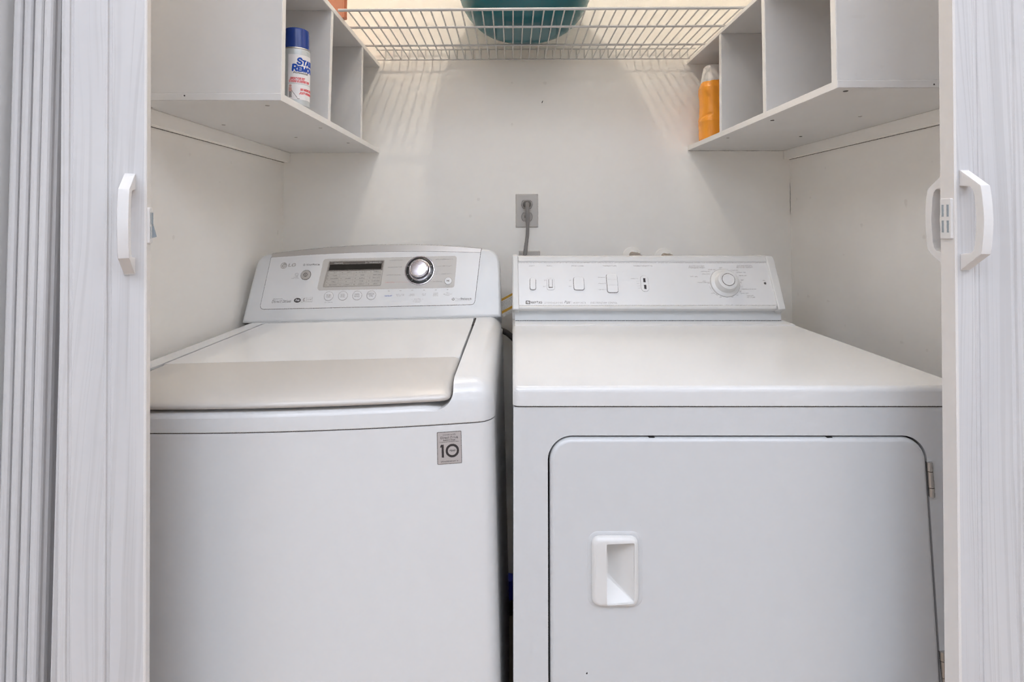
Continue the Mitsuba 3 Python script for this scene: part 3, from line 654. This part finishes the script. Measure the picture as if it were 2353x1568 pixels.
# dial
DX, DV = -.2430, .1285
Md = MW @ T().translate([DX, DV, 0]).matrix
add('dial_ring', put(lathe([(0, 0), (.0402, 0), (.0402, .0022), (.0392, .0034), (.0370, .0036), (.0362, .0026), (0, .0022)], 64), Md), 'm_chrome', C, 30, label='thin chrome ring')
add('dial_dish', put(lathe([(0, .002), (.0362, .0027), (.0335, .0042), (.0300, .0050), (0, .0050)], 64), Md), 'm_black', C, 30, label='glossy black dish')
add('dial_knob', put(lathe([(0, .005), (.0295, .005), (.0285, .0065), (.0260, .0075), (.0255, .0215), (.0245, .0236), (.0225, .0245), (.0215, .0240), (.0200, .0243), (0, .0255)], 64), Md), 'm_chrome', C, 25, label='polished chrome knob')
tk = [bar(.0312 * math.cos(a), .0312 * math.sin(a), .0345 * math.cos(a), .0345 * math.sin(a), .0009) for a in np.radians([200, 235, 305, 340, 20, 160])]
for q in tk: add('dial_mark', put(ext(q, .0055), Md), 'm_ink_white', C)
ll = []
for s, x, v_, an, wd_ in (('COTTON/NORMAL', -.2880, .1572, 'r', .038), ('BULKY/BEDDING', -.2912, .1380, 'r', .0375), ('BRIGHT WHITES', -.2925, .1164, 'r', .038), ('PERM.PRESS/CASUAL', -.2025, .1564, 'l', .049), ('HEAVY DUTY', -.1830, .1377, 'l', .0265), ('SPEED WASH', -.1850, .1160, 'l', .028), ('DELICATES', -.2075, .0952, 'l', .0245), ('START/PAUSE', -.1672, .0825, 'c', .0245)):
    ll.append(text(s, x, v_, .0026, an, w=wd_, d=.0019))
for a, b, v_ in ((-.2860, -.270, .1585), (-.2890, -.283, .1393), (-.2900, -.283, .1177), (-.2150, -.206, .1577), (-.2030, -.186, .1390), (-.2030, -.188, .1173), (-.220, -.210, .0965)):
    ll.append(ext(sbox(a, v_ - .0002, b, v_ + .0002), .0018))
add('lettering', put(cat(*ll), MW), 'm_ink_light', C)
add('lettering', put(cat(text('TUB CLEAN', -.3080, .0963, .0028, 'r', w=.026, d=.0019), ext(sbox(-.305, .0975, -.267, .0979), .0018)), MW), 'm_pink_ink', C)
def rbutton(name, u, v_, r, h, mat, ring=True, rm='m_ink_light', **k):
    M = MW @ T().translate([u, v_, .0008]).matrix
    if ring: add('button_gap', put(lathe([(0, 0), (r + .0011, 0), (r + .0011, .0007), (0, .0008)], 40), M), rm, C, 30)
    return add(name, put(lathe([(0, 0), (r, 0), (r, h * .6), (r * .93, h * .92), (r * .82, h), (0, h * .9)], 40), M), mat, C, 30, **k)
rbutton('start_button', -.1667, .0975, .0095, .0028, 'm_panel')
add('lettering', cpoly(unary_union([Polygon([(-.1702, .1002), (-.1702, .0950), (-.1668, .0976)]), sbox(-.1662, .0952, -.1652, .1000), sbox(-.1646, .0952, -.1636, .1000)]), .002, .0038), 'm_ink', C)
rbutton('power_button', -.5467, .1235, .0128, .0030, 'm_strip', rm='m_ink', label='round grey power button')
add('lettering', cpoly(unary_union([annulus(-.5467, .1235, .0040, .0052), sbox(-.5473, .1212, -.5461, .1258)]), .002, .0040), 'm_ink_dark', C)
for x, a, b in ((-.4797, 'WASH', 'TEMP.'), (-.4424, 'SOIL', 'LEVEL'), (-.4050, 'SPIN', 'SPEED'), (-.3680, 'SPECIAL', 'USE')):
    rbutton('button', x, .0643, .0115, .0018, 'm_panel')
    add('lettering', put(cat(text(a, x, .0655, .0036, 'c', w=.0026 * len(a) + .001, d=.0032), text(b, x, .0603, .0036, 'c', w=.0026 * len(b) + .001, d=.0032)), MW), 'm_ink_light', C)
ops = [None, ('EXTRA RINSE', 'SIGNAL OFF'), ('FABRIC', 'SOFTENER'), ('DELAY', 'WASH'), ('CUSTOM', 'PROGRAM', '(PAUSE)'), ('SIGNAL', 'TUB LIGHT MAX', 'ON/OFF')]
lo = []
for i in range(6):
    x = -.3225 + i * .0309
    lo.append(ext(sbox(x - .0022, .0738, x + .0022, .0750), .0016))
    if ops[i]:
        nL = len(ops[i])
        for q, s in enumerate(ops[i]): lo.append(text(s, x, .0612 + (nL - 1) * .0016 - q * .0033, .0023, 'c', w=.0018 * len(s) + .001, d=.0013))
for a, b in ((-.262, -.2585), (-.2345, -.231)): lo.append(ext(sbox(a, .0505, b, .0509), .0013))
lo += [text('OPTION', -.2465, .0492, .0030, 'c', w=.0165, d=.0013), text('CHILD LOCK', -.2465, .0450, .0021, 'c', w=.0215, d=.0013), text('(HOLD 3 SEC)', -.2465, .0418, .0018, 'c', w=.0185, d=.0013), text('EXPANDED', -.4780, .0468, .0023, 'c', w=.020, d=.0013)]
add('lettering', put(cat(*lo), MW), 'm_ink_light', C)
add('lettering', put(text('ColdWash™', -.3225, .0598, .0034, 'c', w=.022, shear=.15, d=.0013), MW), 'm_blue_ink', C)
lg = [text('Wave', -.5490, .1497, .0048, 'l', w=.0170, d=.0013), text('Force', -.5312, .1497, .0048, 'l', w=.0180, bold=True, d=.0013), ext(annulus(-.5545, .1518, .0020, .0029), .0013), text('INVERTER', -.6240, .0592, .0021, 'l', w=.024, d=.0013),
      text('Direct Drive', -.6270, .0500, .0076, 'l', w=.0495, shear=.14, d=.0013)]
add('lettering', put(cat(*lg), MW), 'm_ink', C)
# round emblem with letters
em = Point(-.6091, .1512).buffer(.0088, quad_segs=14)
gap = unary_union([annulus(-.6091, .1512, .0058, .0070, 95, 360), sbox(-.6091, .1506, -.6025, .1518), sbox(-.6097, .1478, -.6085, .1545), sbox(-.6097, .1478, -.6065, .1489), Point(-.6128, .1543).buffer(.0011)])
add('emblem', cpoly(em.difference(gap), 0, .0014), 'm_ink_light', C, label='round grey face emblem')
add('lettering', put(cat(*[text('LG', -.5968 + q, .1480, .0085, 'l', w=.0195, bold=True, d=.0014, shear=.12) for q in (-.0004, 0, .0004)]), MW), 'm_ink_light', C)
# small marks: hand icon, oval and square badges, balance mark
hic = unary_union([annulus(-.5712, .1253, .0040, .0047), annulus(-.5712, .1253, .0022, .0028)])
add('lettering', cat(cpoly(hic, 0, .0013), put(cat(text('SMART', -.5730, .1172, .0021, 'c', w=.0115, d=.0013), text('DIAGNOSIS', -.5740, .1142, .0021, 'c', w=.019, d=.0013))  , MW)), 'm_ink_light', C)
ov = trimesh.transformations.scale_matrix(1)
oval = Polygon([(-.5605 + .0088 * math.cos(t), .0556 + .0062 * math.sin(t)) for t in np.linspace(0, 2 * math.pi, 32)[:-1]])
add('lettering', cpoly(oval, 0, .0013), 'm_ink_dark', C)
add('lettering', put(text('he', -.5607, .0530, .0066, 'c', w=.0105, bold=True, shear=.25, d=.0017), MW), 'm_panel', C)
sq = unary_union([sbox(-.5502, .0497, -.5370, .0625).difference(sbox(-.5499, .0500, -.5373, .0622)), sbox(-.5366, .0497, -.5212, .0625).difference(sbox(-.5363, .0500, -.5215, .0622)), bar(-.5348, .0570, -.5240, .0576, .0010), bar(-.5260, .0552, -.5225, .0600, .0008)])
add('lettering', cat(cpoly(sq, 0, .0013), put(cat(text('ENERGY STAR', -.5289, .0508, .0017, 'c', w=.0125, d=.0013), text('WATER', -.5436, .0508, .0017, 'c', w=.0100, d=.0013)), MW)), 'm_ink_light', C)
add('lettering', cpoly(unary_union([annulus(-.5435, .0560, .0018, .0032, 40, 330, 20), bar(-.5460, .0580, -.5415, .0598, .0014)]), 0, .0013), 'm_ink', C)
tb = [annulus(-.1526, .0483, .0018, .0036, a, a + 95, 10) for a in (20, 140, 260)]
add('lettering', cat(cpoly(unary_union(tb), 0, .0013), put(text('Balance', -.1330, .0463, .0050, 'l', w=.0280, bold=True, d=.0013), MW)), 'm_ink', C)
add('lettering', put(cat(text('True', -.1472, .0463, .0050, 'l', w=.0135, d=.0013), text('ANTI-VIBRATION SYSTEM', -.1470, .0430, .0016, 'l', w=.039, d=.0013)), MW), 'm_ink_light', C)

# ---------------------------------------------------------------- dryer
thing('dryer', 'white front-load dryer with a large square front door, right of the washing machine', 'dryer')
D = 'dryer'
DX0, DX1, DYF, DYB = .002, .688, .852, 1.55
doorp = Polygon([(.0570, .437), (.6345, .437), (.6338, .48), (.6325, .525), (.6205, .8045), (.6180, .8388), (.0568, .8388)])
doorp = rounded(doorp, .034, 14)
def front(poly, depth, y): return put(ext(poly, depth), frame((0, y, 0), (1, 0, 0), (0, 0, 1)))        # extruded towards the camera
cabf = man(bx(DX0, DX1, DYF, 1.655, .02, .884))  # unseen back extended so less light reaches the gap
groove = doorp.buffer(.0030, quad_segs=8)
cabf = cabf - man(front(groove, .06, DYF + .024))
add('cabinet', cabf, 'm_enamel_dimmed', D, 30)
add('door_gasket', front(groove.buffer(-.0005), .002, DYF + .0239), 'm_dark_gap', D, label='dark gap around the door')
dm = man(ext_round(doorp, .026, .007, 6, .02, rx=.006))
# pull: rounded pocket set in the door
hx0, hx1, hz0, hz1 = .1185, .1868, .5965, .6965
pocket = rpoly(hx0 + .0015, hx1 - .0015, hz0 + .0015, hz1 - .0015, .010)
dm = dm - man(ext(pocket, .1, -.05))
Mdoor = frame((0, DYF + .022, 0), (1, 0, 0), (0, 0, 1))
add('door', put(dm, Mdoor), 'm_enamel_dimmed', D, 35)
DR = D + '__door'
emb = rounded(sbox(hx0 - .0065, hz0 - .0055, hx1 + .0075, hz1 + .0065), .016, 10)
emb_m = ext_round(emb, .0011, .0010, 3, .004, rx=.0045); emb_m = man(emb_m) - man(ext(rpoly(hx0 - .001, hx1 + .001, hz0 - .001, hz1 + .001, .011), .1, -.05))
add('pull_surround', put(emb_m, Mdoor @ T().translate([0, 0, .0255]).matrix), 'm_enamel_dimmed', DR, 50)
# rounded body with a wedge pocket: deep behind the left lip, ramping up to the right
hx0, hx1, hz0, hz1 = .1178, .1872, .5955, .6972
body = man(ext_round(rpoly(hx0, hx1, hz0, hz1, .0125, 10), .046, .0070, 7, .004).apply_translation((0, 0, -.038)))
uw = lambda u, w: (hx0 + u * (hx1 - hx0), hz0 + w * (hz1 - hz0))
wedge = []
for (u, w), zf in (((.345, .055), .0), ((.865, .085), .0), ((.875, .900), .0), ((.345, .885), .0)):
    wedge += [(*uw(u, w), .0090), (*uw(u, w), .0050)]
wedge += [(*uw(.345, .885), -.0205), (*uw(.345, .30), -.0205), (*uw(.40, .87), -.0205), (*uw(.40, .32), -.0205)]
sph = m3.Manifold.sphere(.0022, 16)
wm = m3.Manifold.batch_hull([sph.translate(p) for p in wedge])
pm = body - wm
add('pull', put(pm, Mdoor @ T().translate([0, 0, .0262]).matrix), 'm_trim', DR, 32, label='white recessed finger pull')
add('chip', put(ext(Point(0, 0).buffer(.0011).union(Point(.0006, .0012).buffer(.0006)), .0002), frame((.1105, DYF - .0039, .496), (1, 0, 0), (0, 0, 1))), 'm_ink_dark', DR, label='tiny dark paint chip')
for x in (.2105, .4780):
    add('bumper', put(ext_round(rpoly(-.0045, .0045, -.0012, .0012, .001, 3), .004, .001, 2, .004), frame((x, DYF + .004, .8385), (1, 0, 0), (0, 0, 1))), 'm_rubber', D)
for xt, zt_, xb_, zb_ in ((.6258, .8030, .6288, .7520), (.6385, .5260, .6418, .4750)):
    p0, p1 = np.array([xb_, DYF - .001, zb_]), np.array([xt, DYF - .001, zt_]); hk = []
    for a, b in ((0, .255), (.27, .73), (.745, 1)):
        hk.append(tube([p0 + (p1 - p0) * a, p0 + (p1 - p0) * b], [.0042, .0042], 14))
    key = add('hinge', cat(*hk), 'm_steel', D, 40, label='bare metal barrel hinge')
# top panel with rolled front edge and a shallow step at the back
tp = rounded(sbox(DX0 - .001, DYF - .003, DX1 + .001, DYB), .010, 6)
add('top_panel', ext_round(tp, .029, .009, 6, .05, rx=.008).apply_translation((0, 0, .8866)), 'm_enamel', D, 45)
add('top_seam', bx(DX0 + .002, DX1 - .002, DYF + .002, DYB - .01, .8835, .8870), 'm_seam', D)
add('top_step', rbx(DX0 + .004, DX1 - .006, 1.352, DYB - .005, .9100, .9185, .0028), 'm_enamel', D, 45)
for x, y in ((.04, .90), (.65, .90), (.04, 1.5), (.65, 1.5)):
    add('foot', cyl((x, y, 0), (x, y, .021), .02, 20), 'm_rubber', D)
# console
TD = math.atan2(.057, .1249)
MD = frame((0, 1.385, .9489), (1, 0, 0), (0, math.sin(TD), math.cos(TD)))
cx0, cx1 = .0025, .6705
side_p = Polygon([(1.405, .9180), (1.407, .9500), (1.392, .9505), (1.448, 1.0700), (1.456, 1.0735), (1.535, 1.0735), (1.545, 1.066), (1.548, .9180)])
cs = ext(side_p, cx1 - .012 - cx0 - .006); vv_ = cs.vertices.copy(); cs.vertices = np.column_stack([cx0 + .006 + vv_[:, 2], vv_[:, 0], vv_[:, 1]])
if cs.volume < 0: cs.invert()
add('console', cs, 'm_enamel', D, 20)
C = D + '__console'
def dpoly(poly, w0, w1): return put(ext(poly, w1 - w0, w0), MD)
add('neck_edge', bx(cx0 + .004, cx1 + .002, 1.4035, 1.54, .9183, .9470, .0012), 'm_enamel', C)
add('neck_seam', bx(cx0 + .006, cx1, 1.4020, 1.42, .9172, .9190), 'm_seam', C)
def face_rail(name, v0, v1, w, r):
    m = rbx(cx0 + .012, cx1 - .018, v0, v1, -.014, w, r); return add(name, put(m, MD), 'm_trim', C, 40)
face_rail('top_rail', .1235, .1405, .0048, .004)
face_rail('bottom_rail', -.0005, .0098, .0060, .0045)
add('faceplate', dpoly(sbox(cx0 + .013, .0085, cx1 - .016, .1245), -.004, .0022), 'm_panel', C)
add('trim_line', dpoly(unary_union([sbox(cx0 + .013, .1216, cx1 - .019, .1223), sbox(cx0 + .013, .0102, .5195, .0108), sbox(.5505, .0102, cx1 - .017, .0108)]), 0, .0026), 'm_bezel', C)
capL = Polygon([(cx0 - .001, -.002), (cx0 + .0155, -.002), (cx0 + .0125, .139), (cx0 + .004, .1412), (cx0 - .001, .1365)])
capR = Polygon([(cx1 - .0165, -.002), (cx1 + .001, -.001), (cx1 + .0015, .005), (cx1 - .0005, .130), (cx1 - .004, .1385), (cx1 - .0215, .1395)])
for p in (capL, capR):
    add('end_cap', put(ext_round(p, .0260, .003, 4, .01).apply_translation((0, 0, -.018)), MD), 'm_trim', C, 40)
def rk(x, y0, z0, x1, n): pass
for x0_, x1_ in ((cx0 - .0015, cx0 + .012), (cx1 - .012, cx1 + .0015)):
    sp = Polygon([(1.400, .9480), (1.456, 1.0725), (1.462, 1.0760), (1.538, 1.0760), (1.548, 1.068), (1.551, .9185), (1.43, .9185), (1.43, .9480)])
    m = ext(sp, x1_ - x0_); q = m.vertices.copy(); m.vertices = np.column_stack([x0_ + q[:, 2], q[:, 0], q[:, 1]])
    if m.volume < 0: m.invert()
    add('end_wall', m, 'm_trim', C)
def dswitch(name, u0, u1, v0, v1, r, slant=0.0, h=.004, gap=.0009, mat='m_panel', gm='m_ink'):
    p = rpoly(u0, u1, v0, v1, r, 5)
    add('switch_gap', dpoly(p.buffer(gap), 0, .0027), gm, C)
    return add(name, put(ext_round(p, h, .0012, 3, .004).apply_translation((0, 0, .0022)), MD), mat, C, 40)
dswitch('start_button', .0451, .0597, .0500, .0800, .0048, h=.005)
p = rpoly(.0880, .1062, .0498, .0808, .005, 5)
add('signal_frame', dpoly(p, 0, .0036), 'm_panel', C); add('switch_gap', dpoly(p.buffer(.0006), 0, .0026), 'm_ink_light', C)
add('switch_gap', dpoly(rpoly(.0918, .1020, .0548, .0775, .001, 2), 0, .0040), 'm_ink', C)
add('signal_switch', put(rbx(.0927, .1011, .0565, .0768, .002, .0062, .0009), MD), 'm_panel', C, 40)
dswitch('press_care_switch', .1550, .1806, .0492, .0826, .0055, h=.0048)
dswitch('temperature_switch', .2382, .2648, .0425, .0908, .0055, h=.0048)
add('switch_gap', dpoly(unary_union([sbox(.2385, .0607, .2645, .0611), sbox(.2385, .0760, .2645, .0763)]), .004, .0072), 'm_ink_light', C)
p = rpoly(.3238, .3425, .0458, .0868, .0092, 8)
add('switch_gap', dpoly(p.buffer(.0008), 0, .0026), 'm_ink_light', C); add('slide_frame', dpoly(p, 0, .0036), 'm_panel', C)
add('slide_slot', dpoly(unary_union([sbox(.3303, .0695, .3358, .0800), sbox(.3308, .0520, .3363, .0625)]), 0, .0040), 'm_ink_dark', C, label='two dark slots')
# timer dial
DU, DVV = .5352, .0680
Mt = MD @ T().translate([DU, DVV, .0022]).matrix
add('dial_skirt_gap', put(lathe([(0, 0), (.0372, 0), (.0372, .0006), (0, .0006)], 64), Mt), 'm_ink_light', C)
add('dial_skirt', put(lathe([(0, 0), (.0362, 0), (.0362, .0016), (.0350, .0030), (.0300, .0046), (.0262, .0060), (0, .0062)], 64), Mt), 'm_trim', C, 30)
add('dial', put(lathe([(0, .004), (.0272, .0045), (.0275, .0085), (.0262, .0125), (.0250, .0225), (.0238, .0250), (.0210, .0262), (.0168, .0262), (.0165, .0255), (0, .0255)], 64), Mt), 'm_trim', C, 30, label='round timer dial')
add('dial_cap_gap', put(lathe([(0, .02), (.0160, .02), (.0160, .0260), (0, .0260)], 48), Mt), 'm_ink', C, 30)
add('dial_cap', put(lathe([(0, .02), (.0148, .02), (.0148, .0268), (.0138, .0276), (.0118, .0276), (.0112, .0272), (0, .0270)], 48), Mt), 'm_panel', C, 30)
add('indicator_light', put(lathe([(0, 0), (.0030, 0), (.0028, .0012), (.0015, .002), (0, .0022)], 20), MD @ T().translate([.6358, .0672, .002]).matrix), 'm_seam', C, 30, label='dark red indicator dot')
# printing on the dryer console
dl = []
def dt(s, u, v, h, an='c', w=None, **k): dl.append(text(s, u, v, h, an, w=w, d=.0026, **k))
for s, u, wd_ in (('START', .0506, .0135), ('SIGNAL', .0955, .0150), ('PRESS CARE', .1672, .0310), ('TEMPERATURE', .2484, .0350), ('FABRIC SELECTOR', .3340, .0480)): dt(s, u, .1122, .0028, w=wd_)
for s, u, v in (('ON', .0830, .0740), ('OFF', .0815, .0575), ('ON', .1470, .0740), ('OFF', .1460, .0580), ('REGULAR', .2260, .0815), ('DELICATE', .2270, .0655), ('AIR FLUFF', .2265, .0495), ('ON', .6339, .0736)): dt(s, u, v, .0022, w=.0022 * len(s) + .001)
dt('TIMED', .3040, .0780, .0022, w=.011)
for k2 in range(5): dl.append(ext(sbox(.3115 + .001 * k2, .0790 - .0062 * k2, .3185 + .001 * k2, .0793 - .0062 * k2), .0026))
dt('DEPENDABLE CARE', .0802, .0147, .0040, 'l', w=.0455); dt('HEAVY DUTY', .1513, .0147, .0040, 'l', w=.0315); dt('ELECTRONIC DRY CONTROL', .1945, .0147, .0040, 'l', w=.0660)
dl.append(ext(bar(.1462, .0135, .1475, .0215, .0004), .0026))
add('lettering', put(cat(*dl), MD), 'm_ink_light', C)
dl = []
dt('Plus', .1290, .0150, .0068, 'l', w=.0140, shear=.35)
dt('MAYTAG', .0462, .0148, .0058, 'l', w=.0285, bold=True)
add('lettering', put(cat(*dl), MD), 'm_ink', C)
mb = rpoly(.0338, .0447, .0135, .0222, .0008, 2).difference(unary_union([Polygon([(.0352, .0208), (.0362, .0208), (.0378, .0150), (.0368, .0150)]), Polygon([(.0372, .0208), (.0398, .0208), (.0414, .0150), (.0388, .0150)]), Polygon([(.0406, .0208), (.0418, .0208), (.0434, .0150), (.0422, .0150)])]))
add('emblem', dpoly(mb, 0, .0027), 'm_ink', C, label='small grey maker emblem')
dl = []
dt('ELECTRONIC DRY', .4706, .1112, .0034, w=.0385); dt('PERMANENT PRESS', .4702, .1068, .0034, w=.0420); dt('ELECTRONIC DRY', .5930, .1122, .0034, w=.0385); dt('REGULAR FABRICS', .5925, .1080, .0034, w=.0420)
for s, u, v in (('OFF', .5315, .1070), ('MORE DRY', .5080, .1025), ('NORMAL DRY', .4915, .0973), ('LESS DRY', .4915, .0905), ('VERY DRY', .4600, .0835), ('OFF', .4840, .0718), ('PRESS CARE', .4790, .0676), ('OFF', .5005, .0395), ('60', .5183, .0305), ('50', .5330, .0298), ('40', .5475, .0305), ('30', .5603, .0350), ('20', .5694, .0445), ('10', .5757, .0572), ('OFF', .5800, .0742), ('MORE DRY', .5845, .0862), ('NORMAL DRY', .5810, .0946), ('LESS DRY', .5655, .1005), ('WRINKLE RELEASE', .5925, .0505), ('DAMP DRY', .5800, .0400), ('TIME DRY', .5930, .0335), ('AIR FLUFF', .5940, .0295), ('9 CYCLES', .5352, .0095)): dt(s, u, v, .0026, w=.0024 * len(s) + .0006)
tick = [bar(DU + .0385 * math.cos(a), DVV + .0385 * math.sin(a), DU + .0405 * math.cos(a), DVV + .0405 * math.sin(a), .0004) for a in np.radians([112, 122, 132, 142, 72, 60, 48, 36, 24])]
marks = [sbox(.5300, .1020, .5312, .1048), sbox(.5300, .1040, .5345, .1050), annulus(DU, DVV, .0402, .0408, 192, 236), sbox(.4925, .0665, .4965, .0703).difference(sbox(.4931, .0671, .4959, .0697)), sbox(.5095, .0368, .5130, .0400).difference(sbox(.5101, .0374, .5124, .0394)), sbox(.5735, .0700, .5765, .0712), sbox(.5755, .0672, .5765, .0712)]
add('lettering', cat(put(cat(*dl), MD), dpoly(unary_union(tick + marks), 0, .0026)), 'm_ink_light', C)

# ---------------------------------------------------------------- things in the gap between the machines
thing('caution_tag', 'folded white and yellow paper warning tag hanging between the washer and dryer consoles', 'paper tag')
Mtg = frame((-.0135, 1.60, .9285), (1, .15, .52), (-.52, 0, 1))
tagp = Polygon([(-.024, -.024), (.030, -.024), (.030, .024), (-.010, .024), (-.024, .010)])
add('paper', put(ext(tagp, .0006), Mtg), 'm_tag', 'caution_tag')
for q in (sbox(-.024, -.014, .030, -.007), Polygon([(.030, .024), (.030, .018), (-.014, .018), (-.010, .024)])): add('band', put(ext(q, .0009), Mtg), 'm_tag_yellow', 'caution_tag', label='yellow caution band')
add('lettering', put(cat(ext(unary_union([sbox(-.018, -.0045 + .0036 * i, .028, -.0032 + .0036 * i) for i in range(6)] + [sbox(-.018, -.0225 + .0030 * i, .028, -.0214 + .0030 * i) for i in range(3)]), .0010)), Mtg), 'm_ink_light', 'caution_tag')
add('string', tube([(-.0015, 1.6015, .914), (.004, 1.655, .90), (.004, 1.668, .87), (.003, 1.670, .828)], .0006, 5), 'm_ink_dark', 'caution_tag')
thing('drain_hose', 'dark grey ribbed hose hanging behind the gap between the two machines', 'hose')
hp = smoothline([(-.12, 1.682, .79), (-.06, 1.680, .845), (-.012, 1.678, .833), (.02, 1.678, .803), (.07, 1.680, .74), (.09, 1.684, .6), (.09, 1.686, .42), (.09, 1.684, .2), (.12, 1.684, .06)], 24)
add('hose', tube(hp, .0085, 12), 'm_hose', 'drain_hose', 40)
thing('small_bottle', 'small blue capped bottle standing on the floor in the dark gap between the machines', 'bottle')
Mq = T().translate([-.008, 1.715, 0]).matrix
add('body', lathe([(0, 0), (.021, 0), (.022, .003), (.022, .034), (.018, .042), (0, .042)], 28, Mq), 'm_rubber', 'small_bottle', 30)
add('cap', lathe([(0, .042), (.0185, .042), (.0185, .098), (.0165, .101), (0, .101)], 28, Mq), 'm_deepblue', 'small_bottle', 30, label='bright blue cap')
